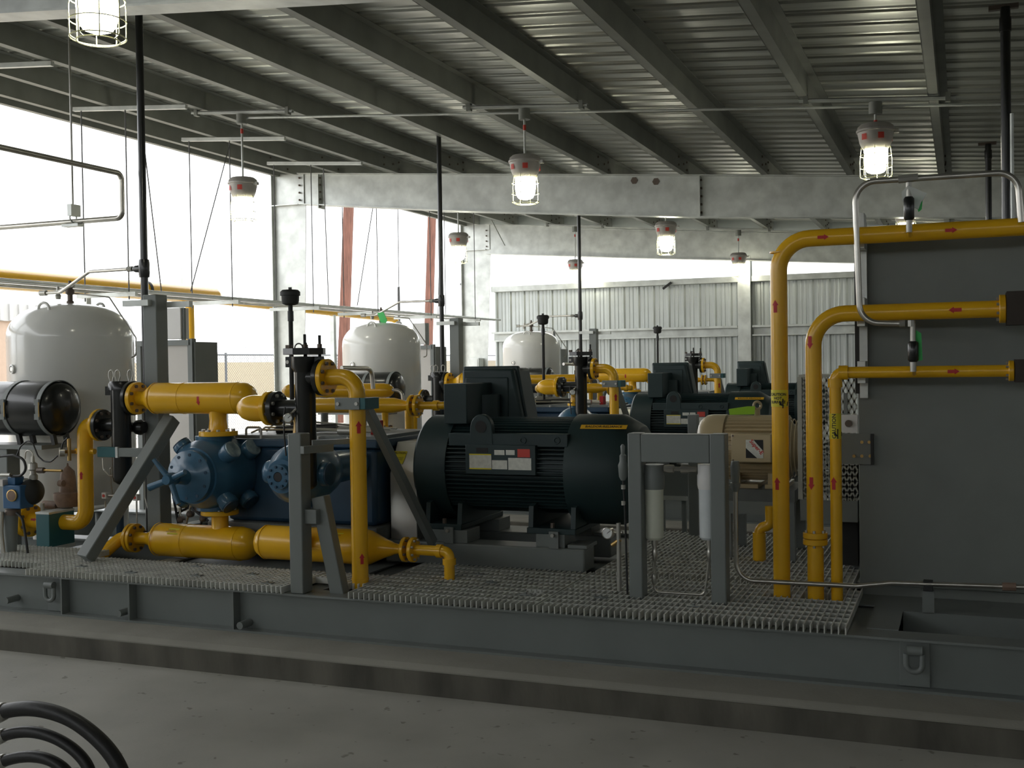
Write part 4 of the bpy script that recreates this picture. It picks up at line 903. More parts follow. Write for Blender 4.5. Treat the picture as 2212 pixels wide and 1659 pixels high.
# ---- electric motor
YM, ZM, RM = 6.72, at(1150, 1010, 6.7).z, .33
mo = T('electric_motor', 'big teal finned electric motor with terminal boxes on the %s skid', 'motor', (-2.5, YM, .6))
xa, xb = at(887, 1000, YM-RM).x, -2.22; xend = -1.80
MB().lathe((xa+.2, YM, ZM), (1, 0, 0), [(0, RM*.86), (xb-xa-.2, RM*.86)], 48).build('core', 'teal', mo)
fin = MB()
for k in range(72):
    th = 2*pi*k/72; e = V((0, cos(th), sin(th)))
    if e.z < -.75: continue
    fin.bar(V((xa+.22, YM, ZM))+e*RM*.92, V((xb, YM, ZM))+e*RM*.92, .006, RM*.13, e)
fin.build('cooling_fins', 'teal', mo)
MB().lathe((xa, YM, ZM), (1, 0, 0), [(0, RM*.5), (.0, RM*.85), (.012, RM*.97), (.03, RM*1.015), (.24, RM*1.015), (.24, RM*.98), (.20, RM*.9)], 56).build('end_shroud', 'teal', mo)
MB().lathe((xb-.02, YM, ZM), (1, 0, 0), [(0, RM*1.02), (.0, RM*1.04), (xend-xb-.13, RM*1.04), (xend-xb-.01, RM*.84), (xend-xb, RM*.8), (xend-xb-.0, RM*.1)], 56).build('fan_cover', 'teal', mo)
# flat side rail and lifting lug
MB().box(xa+.26, xb, YM-RM*.93, YM-RM*.70, ZM+.155, ZM+.235).build('side_rail', 'teal', mo, .004)
lx = at(1045, 925, YM-RM*.8).x; zl = at(1045, 925, YM-RM*.8).z
lg = MB(); arc = [(lx+.075*cos(a), 0, zl+.09*sin(a)) for a in [pi*k/12 for k in range(13)]]
lg.prism([(lx-.085, YM-.31, zl-.14)]+[(x_, YM-.31, z_) for x_, _, z_ in arc[::-1]]+[(lx+.085, YM-.31, zl-.14)], (0, .05, 0)).build('lifting_lug', 'teal', mo, .006)
MB().lathe((lx, YM-.311, zl+.012), (0, -1, 0), [(0, .038), (.002, .038)], 24).build('lug_hole', 'ink', mo)
# nameplate panel
za1, za2 = at(1080, 968, YM-RM).z, at(1080, 1018, YM-RM).z; xn0, xn1 = at(1007, 990, YM-RM).x, at(1158, 990, YM-RM).x
YN = YM-RM-.012
MB().box(xn0, xn1, YN, YM-RM*.6, za2-.02, za1+.02).build('nameplate_pad', 'teal', mo, .003)
def plate(px0, py0, px1, py1, m_, nm, txt=None, frame=None):
    a = at(px0, py0, YN); b = at(px1, py1, YN); cxx = (a.x+b.x)/2; czz = (a.z+b.z)/2
    o = MB().box(a.x, b.x, YN-.003, YN, b.z, a.z).build(nm, m_, mo, label=nm.replace('_', ' '))
    if frame: [MB().box(a.x, b.x, YN-.0045, YN-.003, z0, z0+.007).build('border', frame, o) for z0 in (a.z-.007, b.z)]
    if txt: on_plane(text_polys(txt[0], txt[1]), (cxx, YN-.004, czz), (1, 0, 0), (0, 0, 1), .001).build('lettering', txt[2], o)
plate(1014, 980, 1062, 1014, 'silver', 'yellow_edged_nameplate', None, 'yl'); plate(1063, 994, 1096, 1014, 'silver', 'silver_plate'); plate(1098, 989, 1148, 1016, 'silver', 'nickel_nameplate')
plate(1029, 967, 1054, 978, 'ink', 'black_plate'); plate(1068, 972, 1090, 983, 'silver', 'small_plate'); plate(1093, 972, 1112, 983, 'silver', 'small_plate'); plate(1118, 970, 1145, 988, 'redl', 'red_warning_plate')
def spos(px0, py): return at(px0, py, YM-RM*.9)
# maker strip on the fan cover
rr_ = RM*1.04; fx0, fx1 = at(1245, 925, YM-.29).x, at(1346, 925, YM-.29).x; zst = at(1295, 924, YM-.28).z; th = math.asin(min(.98, (zst-ZM)/rr_))
fd = V((0, -cos(th), sin(th)))
ms = on_pipe(rect2v(fx1-fx0, .038, 3), ((fx0+fx1)/2, YM, ZM), (1, 0, 0), fd, rr_+.0015).build('maker_strip', 'ylo', mo, label='amber maker strip')
on_pipe(text_polys('BALDOR·RELIANCE', .027, bold=.0005), ((fx0+fx1)/2, YM, ZM), (1, 0, 0), fd, rr_+.003).build('lettering', 'ink', ms)
for px in (1127, 1200): q = at(px, 952, YM-RM-.0); MB().ring((q.x, YM-RM*.93, q.z), (0, 1, 0), .018, .006, 16, 6).build('eye_bolt', 'teal', mo)
# terminal boxes
zb0 = ZM+RM*.93; zf1 = at(985, 829, YM-.22).z
x0_, x1_ = at(958, 850, YM-.22).x, at(1008, 850, YM-.22).x
MB().box(x0_, x1_, YM-.22, YM+.20, zb0-.02, zf1).build('terminal_box', 'teal', mo, .006)
MB().lathe((x1_-.02, YM+.12, zb0), (0, 0, 1), [(0, .1), (.16, .1)], 20).build('conduit_hub', 'teal', mo)
zr1 = at(1050, 796, YM+.22).z; x2_, x3_ = at(1000, 830, YM+.22).x, at(1110, 830, YM+.22).x
mb = MB(); mb.prism([(x2_, YM+.2, zb0-.05), (x2_, YM+.2, zr1), (x3_, YM+.2, zr1), (x3_+.07, YM+.2, zb0-.05)], (0, .32, 0)).build('conduit_box', 'teal', mo, .02)
MB().box(x2_+.03, x3_-.03, YM+.19, YM+.205, zb0, zr1-.06).build('box_cover', 'teal', mo, .01)
MB().prism([(x2_-.015, YM+.26, zb0-.05), (x2_-.015, YM+.26, zr1+.015), (x3_+.015, YM+.26, zr1+.015), (x3_+.085, YM+.26, zb0-.05)], (0, .04, 0)).build('box_lip', 'teal', mo, .01)
# feet
for px0, px1 in ((928, 1008), (1148, 1252)):
    x0f, x1f = at(px0, 1140, YM-RM*.8).x, at(px1, 1140, YM-RM*.8).x; zf0, zf1_ = at(960, 1125, YM-RM*.85).z-.045, at(960, 1085, YM-RM*.85).z
    ft = MB().box(x0f, x1f, YM-RM*1.05, YM+RM*1.05, zf0, zf0+.035).build('foot', 'teal', mo, .004)
    for xx in (x0f+.02, x1f-.02): MB().prism([(xx-.015, YM-RM*1.0, zf0+.03), (xx-.015, YM-RM*.95, zf1_+.0), (xx-.015, YM-RM*.3, zf1_+.05), (xx-.015, YM+RM*.9, zf1_), (xx-.015, YM+RM, zf0+.03)], (.03, 0, 0)).build('foot_web', 'teal', ft)
    MB().cyl(((x0f+x1f)/2, YM-RM*.95, zf0+.03), ((x0f+x1f)/2, YM-RM*.95, zf0+.065), .014, n=6).build('foot_bolt', 'bolt', ft)
# pedestal
pd = T('motor_pedestal', 'low gray steel pedestal carrying the big motor, %s skid', 'base', (-2.7, 6.7, .39), n=3)
xR = at(1262, 1200, 6.36).x; zr0 = at(1150, 1182, 6.36).z
MB().box(-3.45, xR, 6.36, 6.56, ZT+.0, zr0).build('front_rail', 'gray', pd, .01); MB().box(-3.45, xR, 6.9, 7.1, ZT+.0, zr0).build('rear_rail', 'gray', pd, .01)
for px0, px1 in ((934, 1012), (1160, 1222), (1228, 1270)):
    x0f, x1f = at(px0, 1160, 6.4).x, at(px1, 1160, 6.4).x; hz_ = zf0 if px0 < 1225 else zf0-.06
    for y0 in (6.38, 6.9): MB().box(x0f, x1f, y0, y0+.2, zr0, hz_).build('block', 'gray', pd, .003)
    if px0 < 1225:
        q = at(px0+38, 1128, 6.37); MB().box(q.x-.03, q.x+.03, 6.345, 6.36, zr0, zf0+.02).build('jack_plate', 'gray', pd); MB().cyl((q.x, 6.35, zf0-.0), (q.x, 6.32, zf0-.0), .012, n=6).build('jack_bolt', 'zinc', pd)
# ============================================================ RIGHT END OF THE SKID
# ---- filter stand
YS = 5.62
fs = T('filter_stand', 'gray goal-post stand of square tube carrying two filter bowls, in front of the tan motor', 'stand', at(1460, 1288, YS), n=1)
def px_x(px, Y=YS, py=1100): return at(px, py, Y).x
zt1, zt0 = at(1460, 937, YS).z, at(1460, 1000, YS).z
for a, b in ((1357, 1386), (1534, 1567)):
    xa_ = px_x(a); xb_ = px_x(b); MB().box(xa_, xb_, YS, YS+.10, ZG-.035, zt1).build('post', 'gray', fs, .006)
MB().box(px_x(1386), px_x(1534), YS+.0, YS+.09, zt0, zt1-.003).build('cross_beam', 'gray', fs, .005)
YF2 = YS+.10; mf = mpp(1415, 1100, YF2)
for px, m_, lab in ((1413, 'plastic', 'cream translucent filter bowl hanging at the left under the goal-post stand'), (1531, 'plastic2', 'white filter bowl half hidden behind the right post of the goal-post stand')):
    x_ = px_x(px, YF2); z_t, z_m, z_b = at(px, 1003, YF2).z, at(px, 1056, YF2).z, at(px, 1165, YF2).z
    f_ = T('filter_housing', lab, 'filter', (x_, YF2, z_b), n=1)
    hd_ = MB().lathe((x_, YF2, z_m), (0, 0, 1), [(0, 22*mf), (.02, 23.5*mf), (.07, 23.5*mf), (.08, 22*mf), (z_t-z_m, 22*mf)], 28).build('head', 'white2' if px > 1500 else 'gray', f_)
    MB().lathe((x_, YF2, z_b), (0, 0, 1), [(0, 0), (0, 16*mf), (.012, 20*mf), (z_m-z_b-.02, 20.5*mf), (z_m-z_b, 21*mf)], 28).build('bowl', m_, f_)
    MB().lathe((x_, YF2, z_b), (0, 0, -1), [(0, .016), (.02, .018), (.05, .010), (.06, .014), (.11, .014), (.12, .006), (.2, .006)], 12).build('drain_valve', 'steel', f_)
lt = T('fitting_row', 'stainless pipe fittings joining the two filter bowls under the cross beam', 'fittings', at(1467, 1012, YF2), n=1)
z_ = at(1467, 1013, YF2).z
MB().lathe((px_x(1436, YF2), YF2, z_), (1, 0, 0), [(0, .018), (.02, .022), (.05, .022), (.055, .012), (.085, .012), (.09, .022), (.13, .022), (.14, .016), (px_x(1505, YF2)-px_x(1436, YF2), .016)], 8).build('unions', 'steel', lt)
tdr = T('drain_tube', 'thin steel drain tube lying on the grating between the filter stand posts', 'tube', at(1460, 1255, YF2), n=1)
zz_ = at(1410, 1252, YF2).z; MB().tube([(px_x(1411, YF2), YF2, at(1411, 1195, YF2).z), (px_x(1411, YF2), YF2, ZG+.012), (px_x(1520, YF2), YF2, ZG+.012), (px_x(1531, YF2), YF2, at(1531, 1200, YF2).z)], .007, .03, 10).build('tube', 'steel', tdr)
MB().lathe((px_x(1411, YF2), YF2, ZG+.05), (0, 0, 1), [(0, .008), (.01, .014), (.05, .014), (.06, .008)], 10).build('fitting', 'zinc', tdr)
# left side regulator and gauge
rg = T('line_regulator', 'slim steel regulator and tubing fixed to the left side of the filter stand', 'regulator', at(1350, 1280, YS), n=1)
x_ = px_x(1347, YS+.05)
MB().lathe((x_, YS+.05, at(1347, 1040, YS).z), (0, 0, 1), [(0, .012), (.02, .022), (.08, .026), (.10, .018), (.13, .018), (.14, .01), (.18, .012), (.19, .005)], 16).build('body', 'gray', rg)
MB().tube([(x_, YS+.05, at(1347, 1040, YS).z), (x_+.008, YS+.05, at(1350, 1110, YS).z), (x_+.015, YS+.05, ZG)], .006, 0, 8).build('tube', 'rubber', rg)
for py in (1050, 1085): MB().cyl((x_, YS+.05, at(1347, py, YS).z), (x_, YS+.05, at(1347, py+9, YS).z), .012, n=8).build('fitting', 'zinc', rg)
g2 = gauge('pressure_gauge', 'x', at(1312, 1152, YS+.12), (-.15, -1, 0), 13*mf, [at(1345, 1150, YS+.12)]); unit(g2, 'round white pressure gauge low beside the left filter stand post', 1)
q = at(1336, 1130, YS+.12); MB().cyl((q.x, q.y, ZG), q, .013, n=10).build('manifold', 'zinc', g2)
MB().cyl(at(1340, 1165, YS+.12), at(1322, 1178, YS+.12), .012, n=10).build('brass_valve', 'brass', g2)
# ---- tan motor
YT = 7.2; mt = mpp(1600, 965, YT); zT = at(1600, 966, YT).z; rT = 71*mt
tm = T('small_motor', 'tan finned electric motor behind the yellow riser pipes', 'motor', at(1610, 1045, YT), n=1)
X = lambda px: at(px, 966, YT-rT*.6).x
x0_ = X(1501)
MB().lathe((x0_, YT, zT), (1, 0, 0), [(0, 0), (.001, rT*.5), (.02, rT*.82), (.06, rT*.97), (.1, rT), (X(1564)-x0_, rT), (X(1564)-x0_, rT*.9)], 44).build('fan_cover', 'tan', tm)
MB().lathe((X(1562), YT, zT), (1, 0, 0), [(0, rT*.88), (X(1700)-X(1562), rT*.88), (X(1700)-X(1562)+.03, rT*.7), (X(1727)-X(1562), rT*.6)], 40).build('frame', 'tan', tm)
fb = MB()
for k in range(40):
    a = 2*pi*k/40; e = V((0, cos(a), sin(a)))
    fb.bar(V((X(1568), YT, zT))+e*rT*.92, V((X(1700), YT, zT))+e*rT*.92, .008, rT*.12, e)
fb.build('cooling_fins', 'tan', tm)
for k in range(7): MB().ring((X(1702)+k*.011, YT, zT), (1, 0, 0), rT*(.9-.02*k), .004, 32, 6).build('end_rib', 'tan', tm) if k % 2 == 0 else None
MB().box(X(1575), X(1700), YT-rT*.95, YT-rT*.6, zT+rT*.38, zT+rT*.48).build('side_ledge', 'tan', tm, .003)
jb0, jb1 = at(1579, 937, YT-rT-.1), at(1666, 1000, YT-rT-.1)
jbx = MB().box(jb0.x, jb1.x, YT-rT-.1, YT-rT*.7, jb1.z, jb0.z).build('junction_box', 'tan', tm, .006)
for cx_, cz_ in ((jb0.x+.012, jb0.z-.012), (jb0.x+.012, jb1.z+.012)): MB().cyl((cx_, YT-rT-.1, cz_), (cx_, YT-rT-.106, cz_), .006, n=6).build('screw', 'bolt', jbx)
s0, s1 = at(1611, 950, YT-rT-.1), at(1649, 990, YT-rT-.1); cxs, czs = (s0.x+s1.x)/2, (s0.z+s1.z)/2; ws, hs = (s1.x-s0.x), (s0.z-s1.z)
stk = MB().box(s0.x, s1.x, YT-rT-.102, YT-rT-.1, s1.z, s0.z).build('logo_sticker', 'ink', jbx)
MB().prism([(s0.x, YT-rT-.103, s0.z), (s0.x+ws*.45, YT-rT-.103, s0.z), (s1.x, YT-rT-.103, s1.z+hs*.4), (s1.x, YT-rT-.103, s1.z), (s1.x-ws*.35, YT-rT-.103, s1.z), (s0.x, YT-rT-.103, s0.z-hs*.45)], (0, .001, 0)).build('silver_band', 'silver', jbx)
on_plane(tf(text_polys('Super-E', .034, bold=.001), rot=-.85), (cxs+.012, YT-rT-.104, czs+.012), (1, 0, 0), (0, 0, 1), .001).build('lettering', 'redl', jbx)
q = at(1636, 893, YT); MB().ring((q.x, YT, at(1636, 876, YT).z), (.6, -1, 0), .024, .009, 20, 8).build('lifting_eye', 'tan', tm); MB().cyl((q.x, YT, zT+rT*.9), (q.x, YT, at(1636, 884, YT).z), .018, n=12).build('eye_boss', 'tan', tm)
MB().prism([at(1628, 955, YT-.01)*0+at(1574, 884, YT-.04), at(1574, 884, YT-.04)*0+at(1576, 896, YT-.06), at(1630, 895, YT-.06), at(1631, 878, YT-.03), at(1615, 878, YT-.03)], (0, .004, .001)).build('lime_tag', 'lime', tm, label='bright lime green tag tied to the lifting eye')
MB().box(X(1585), X(1640), YT-rT*.9, YT+rT*.9, zT-rT-.03, zT-rT-.005).build('foot', 'tan', tm); MB().box(X(1655), X(1700), YT-rT*.9, YT+rT*.9, zT-rT-.03, zT-rT-.005).build('foot', 'tan', tm)
for a_ in (1590, 1660):
    MB().box(X(a_), X(a_)+.03, YT-rT*.8, YT+rT*.8, zT-rT-.01, zT-rT*.7).build('foot_web', 'tan', tm)
tbl = T('motor_table', 'gray steel table on legs under the tan motor', 'table', at(1640, 1200, YT), n=1)
ztb = zT-rT-.03; xl, xr2 = X(1566), X(1722)
MB().box(xl, xr2, YT-.26, YT+.26, ztb-.075, ztb).build('top', 'plate', tbl); MB().box(xl, xr2, YT-.28, YT-.26, ztb-.15, ztb-.07).build('apron', 'gray', tbl)
for xx in (xl+.03, xr2-.03):
    for yy in (YT-.24, YT+.24): MB().box(xx-.03, xx+.03, yy-.03, yy+.03, ZT, ztb-.075).build('leg', 'gray', tbl)
cf = T('conduit_fitting', 'gray conduit elbow fitting with a flexible tube hanging below it, right of the filter stand', 'fitting', at(1590, 1210, 5.84), n=1)
xq = at(1589, 1100, 5.84).x
MB().lathe((xq, 5.84, at(1589, 1062, 5.84).z), (0, 0, 1), [(0, .016), (.03, .026), (.045, .026), (.05, .02), (.09, .024), (.13, .026), (.16, .02)], 12).build('elbow', 'gray', cf)
zr_ = at(1700, 1259, 5.84).z
MB().tube([(xq, 5.84, at(1589, 1060, 5.84).z), (xq, 5.84, zr_), at(1851, 1266, 5.84), at(1925, 1259, 5.84), at(2175, 1267, 5.84), at(2290, 1270, 5.84)], .0125, .09, 12, 8).build('long_tube', 'steel', cf)
MB().cyl(at(2165, 1267, 5.84), at(2195, 1268, 5.84), .02, n=8).build('union', 'rust', cf)
cl = at(2005, 1262, 5.86); MB().box(cl.x-.022, cl.x+.022, 5.83, 5.88, cl.z-.03, cl.z+.02).build('clamp', 'blackm', cf, .002); MB().box(cl.x-.028, cl.x+.028, 5.85, 5.89, ZT, cl.z-.03).build('clamp_block', 'gray', cf)
p_ = T('rear_post', 'gray square post behind the tan motor, left of its rounded cover', 'post', at(1497, 1155, 7.75), n=1)
MB().box(at(1485, 900, 7.75).x, at(1505, 900, 7.75).x, 7.75, 7.83, ZT, at(1495, 896, 7.75).z).build('post', 'gray', p_, .004)
fpn = T('perforated_panel', 'pale perforated sheet panel low behind the filter bowls', 'panel', at(1460, 1075, 7.8), n=1)
a_, b_ = at(1418, 1012, 7.86), at(1486, 1078, 7.86); MB().box(a_.x, b_.x, 7.86, 7.88, b_.z, a_.z).build('sheet', 'gray', fpn); MB().box(a_.x, b_.x, 7.84, 7.86, b_.z-.01, b_.z+.02).build('lower_edge', 'galv', fpn)
for k in range(2): MB().box(a_.x+.02+k*(b_.x-a_.x-.07), a_.x+.05+k*(b_.x-a_.x-.07), 7.88, 7.91, ZT, a_.z).build('upright', 'gray', fpn)
yv = T('drain_elbow', 'small yellow elbow pipe standing low behind the nearest yellow riser', 'pipe', at(1648, 1172, 6.9), n=1)
q = at(1664, 1100, 6.9); MB().tube([(q.x, 6.9, q.z+.02), (q.x, 6.9, at(1664, 1135, 6.9).z), (at(1640, 1140, 6.9).x, 6.9, at(1640, 1140, 6.9).z), (at(1640, 1172, 6.9).x, 6.9, ZG-.02)], .032, .05, 14).build('pipe', 'yellow', yv)
MB().cyl((at(1640, 1150, 6.9).x, 6.9, at(1640, 1150, 6.9).z), (at(1640, 1150, 6.9).x, 6.9, ZG), .04, n=16).build('socket', 'yellow', yv)
# ---- mesh guard
YG = 6.55; a_, b_ = at(1726, 815, YG), at(1853, 1082, YG)
mg = T('mesh_guard', 'tall expanded-metal belt guard behind the yellow riser pipes', 'guard', (a_.x, YG, b_.z), n=1)
mb = MB(); xg_, zg_ = a_.x, b_.z; W_, H_ = b_.x-a_.x, a_.z-b_.z; st_ = .055
k = -H_
while k < W_:
    for sg in (1, -1):
        x0a, x1a = (k, k+H_*.5), None
        xs0, xs1 = k, k+H_*.5
        t0, t1 = 0, 1
        if xs0 < 0: t0 = -xs0/(xs1-xs0)
        if xs1 > W_: t1 = (W_-xs0)/(xs1-xs0)
        if t1 > t0:
            za0, za1 = t0*H_, t1*H_
            if sg < 0: za0, za1 = H_-za0, H_-za1
            mb.bar((xg_+xs0+(xs1-xs0)*t0, YG, zg_+za0), (xg_+xs0+(xs1-xs0)*t1, YG, zg_+za1), .009, .004, (0, 1, 0))
    k += .03
mb.build('expanded_mesh', 'guard', mg)
MB().box(a_.x-.01, a_.x+.015, YG-.01, YG+.3, b_.z, a_.z).build('edge_frame', 'guard', mg); MB().box(a_.x, b_.x, YG-.012, YG+.3, b_.z-.12, b_.z).build('bottom_frame', 'gray', mg); MB().box(a_.x, b_.x, YG-.01, YG+.3, a_.z, a_.z+.015).build('top_frame', 'guard', mg)
for xx in (a_.x+.03, b_.x-.03): MB().box(xx-.02, xx+.02, YG+.25, YG+.3, ZT, b_.z-.1).build('leg', 'gray', mg)
# ---- cooler cabinet
YCB = 6.2; xc0 = at(1855, 1000, YCB).x; zcb = at(1857, 1262, YCB).z; zct = at(1900, 510, YCB).z
cc = T('cooler_cabinet', 'tall plain gray steel cooler cabinet filling the right side behind the yellow pipes', 'cabinet', (.5, 7, ZT), n=1)
MB().box(xc0, 1.7, YCB, 7.9, zcb, zct).build('casing', 'grayd', cc, .004)
MB().box(xc0, 1.7, YCB+.02, 7.9, ZT, zcb).build('plinth', 'grayd', cc)
MB().box(xc0-.012, xc0+.012, YCB-.02, YCB+.06, at(1857, 850, YCB).z, zct).build('edge_channel', 'blackm', cc)
MB().box(xc0-.14, xc0-.05, YCB+.5, YCB+1.2, ZG+.03, at(1830, 1005, YCB+.5).z).build('gap_shade', 'blackm', cc)  # matte black box standing in for the shade in the gap beside the casing
a_, b_ = at(1818, 936, YCB-.02), at(1887, 1003, YCB-.02)
bp_ = MB().box(a_.x, b_.x, YCB-.03, YCB-.018, b_.z, a_.z).build('bolted_bracket', 'grayd', cc)
MB().box(b_.x-.012, b_.x+.002, YCB-.05, YCB-.02, b_.z, a_.z).build('bracket_edge', 'blackm', cc)
for px, py in ((1862, 955), (1878, 955), (1845, 985), (1862, 985), (1880, 985)):
    q = at(px, py, YCB-.03); MB().cyl((q.x, YCB-.03, q.z), (q.x, YCB-.04, q.z), .009, n=6).build('bolt', 'brass', bp_)
lg = T('pilot_box', 'small pale component with wiring tucked in the gap left of the cabinet', 'component', at(1832, 905, 6.5), n=1)
a_, b_ = at(1817, 896, 6.5), at(1853, 935, 6.5); MB().box(a_.x, b_.x, 6.5, 6.6, b_.z, a_.z).build('body', 'white2', lg); q = at(1833, 915, 6.49); MB().lathe((q.x, 6.5, q.z), (0, -1, 0), [(0, .02), (.012, .02)], 14).build('knob', 'bolt', lg)
MB().bar((a_.x+.02, 6.55, a_.z), (a_.x+.02, 6.55, at(1830, 850, 6.5).z), .02, .02).build('bracket', 'gray', lg)
# vertical strut and clamps
vsr = T('strut_channel', 'vertical galvanized strut with pipe clamps along the left edge of the gray cabinet', 'strut', at(1866, 850, 6.1), n=1)
xs_ = at(1864, 700, 6.12).x
for py0, py1 in ((465, 541), (645, 706), (780, 827)):
    z0_, z1_ = at(1864, py1, 6.12).z, at(1864, py0, 6.12).z; MB().box(xs_-.02, xs_+.02, 6.0, 6.14, z0_, z1_).build('clamp_bracket', 'galv', vsr, .002)
    MB().cyl((xs_, 6.0, (z0_+z1_)/2), (xs_, 5.985, (z0_+z1_)/2), .008, n=6).build('bolt', 'zinc', vsr)
MB().box(xs_-.02, xs_+.02, 6.14, 6.185, at(1864, 860, 6.12).z, at(1864, 480, 6.12).z).build('channel', 'galv', vsr)
# ---- three yellow pipes
YR3 = 5.93
def sticker_pipe(par, x, z, r, h, txt, rot=False):
    st = on_pipe(rect2(h, pi*r*.95, 2) if False else ([(sx*h/2, -pi*r*.48+pi*r*.96*k/10) for k in range(11) for sx in (-1, 1)], [(2*k, 2*k+1, 2*k+3, 2*k+2) for k in range(10)]), (x, YR3, z), (0, 0, 1), (-.2, -1, 0), r+.0015).build('caution_sticker', 'yl', par, label='yellow caution sticker wrapped round the pipe')
    vf = text_polys(txt[0], txt[1], bold=.0006)
    if rot: on_pipe(vf, (x, YR3, z), (0, 0, 1), (-.1, -1, 0), r+.003).build('lettering', 'ink', st)
    else: on_pipe(tf(vf, rot=-pi/2), (x, YR3, z), (0, 0, 1), (-.1, -1, 0), r+.003).build('lettering', 'ink', st)
    hand = join2(([(-.012, -.03), (.008, -.034), (.018, -.005), (.012, .016), (-.008, .018), (-.014, 0)], [(0, 1, 2, 3, 4, 5)]), rect2(.05, .006, 4))
    on_pipe(tf(hand, dx=-h*.3, dy=-r*.6), (x, YR3, z), (0, 0, 1), (-.1, -1, 0), r+.003).build('hand_symbol', 'ink', st)
XR_END = 1.75
def riser(lab, cx_, r, cy_top, px_ref, n_, elbow, flow, ends=None):
    t = T('riser_pipe', lab, 'pipe', (at(cx_, 1280, YR3).x, YR3, ZG-.1), n=1)
    x = at(cx_, 1150, YR3).x; z = at(px_ref, cy_top, YR3).z
    xe_ = at(ends, cy_top-12, YR3).x if ends else XR_END
    MB().tube([(x, YR3, .30), (x, YR3, z), (xe_, YR3, z)], r, elbow, 24, 10).build('pipe', 'yellow', t)
    return t, x, z, xe_
mr3 = mpp(1760, 900, YR3)
p1, xp1, zp1, _ = riser('tallest yellow pipe at right, rising past the gray cabinet top and turning right', 1688, 18.2*mr3, 512, 1800, 0, .16, 1)
rp1 = 18.2*mr3
for py in (662, 1043): arrow(p1, (xp1, YR3, at(1688, py, YR3).z), (0, 0, 1), (-.3, -1, 0), rp1, .065)
for px in (1780, 2055): q = at(px, 507, YR3); vf = arrow2(.055); arrow(p1, (q.x, YR3, zp1), (1, 0, 0), (0, -1, -.05), rp1, .055)
sticker_pipe(p1, xp1, at(1688, 860, YR3).z, rp1, .088, ('CAUTION\nHOT\nSURFACE', .020))
for z in (at(1688, 545, YR3).z,): MB().band((xp1, YR3, z), (0, 0, 1), rp1, .008, .002, 24).build('weld_seam', 'yellow', p1)
p2, xp2, zp2, xe2 = riser('middle-height yellow pipe at right, bending to a flange with a brown block', 1761, 17.5*mr3, 675, 1900, 0, .16, -1, 2163)
rp2 = 17.5*mr3
for py in (740, 1043): arrow(p2, (xp2, YR3, at(1761, py, YR3).z), (0, 0, -1), (-.3, -1, 0), rp2, .065)
q = at(2063, 670, YR3); arrow(p2, (q.x, YR3, zp2), (-1, 0, 0), (0, -1, 0), rp2, .06)
for py in (1156, 1170): flange(p2, (xp2, YR3, at(1761, py, YR3).z), (0, 0, 1 if py < 1160 else -1), 26*mr3, .03, 'yellow', 6, bm='zinc')
flange(p2, (xe2+.005, YR3, zp2), (-1, 0, 0), 29*mr3, .03, 'yellow', 8, bm='zinc')
MB().box(xe2+.022, xe2+.17, YR3-.085, YR3+.085, zp2-.08, zp2+.08).build('flange_block', 'dbrown', p2, label='dark brown block behind the flange')
p3, xp3, zp3, xe3 = riser('lowest and thinnest yellow pipe at right with a socket elbow, nearest the cabinet edge', 1807, 12.3*mr3, 804, 1900, 0, .045, 1, 2182)
rp3 = 12.3*mr3
arrow(p3, (xp3, YR3, at(1807, 1043, YR3).z), (0, 0, 1), (-.3, -1, 0), rp3, .065); q = at(2060, 801, YR3); arrow(p3, (q.x, YR3, zp3), (1, 0, 0), (0, -1, 0), rp3, .055)
sticker_pipe(p3, xp3, at(1806, 920, YR3).z, rp3, .13, ('CAUTION', .028), rot=True)
MB().cyl((xp3+.02, YR3, zp3), (xp3+.065, YR3, zp3), rp3*1.25, n=20).build('elbow_socket', 'yellow', p3); MB().cyl((xp3, YR3, zp3-.03), (xp3, YR3, zp3-.075), rp3*1.25, n=20).build('elbow_socket', 'yellow', p3)
MB().lathe((xp3, YR3, zp3), (1, 0, 1), [(-.03, rp3*1.2), (.0, rp3*1.25)], 20) if False else None
flange(p3, (xe3+.005, YR3, zp3), (-1, 0, 0), 21*mr3, .025, 'yellow', 6, bm='zinc'); MB().box(xe3+.02, xe3+.16, YR3-.065, YR3+.065, zp3-.055, zp3+.055).build('flange_block', 'dbrown', p3, label='dark brown block behind the flange')
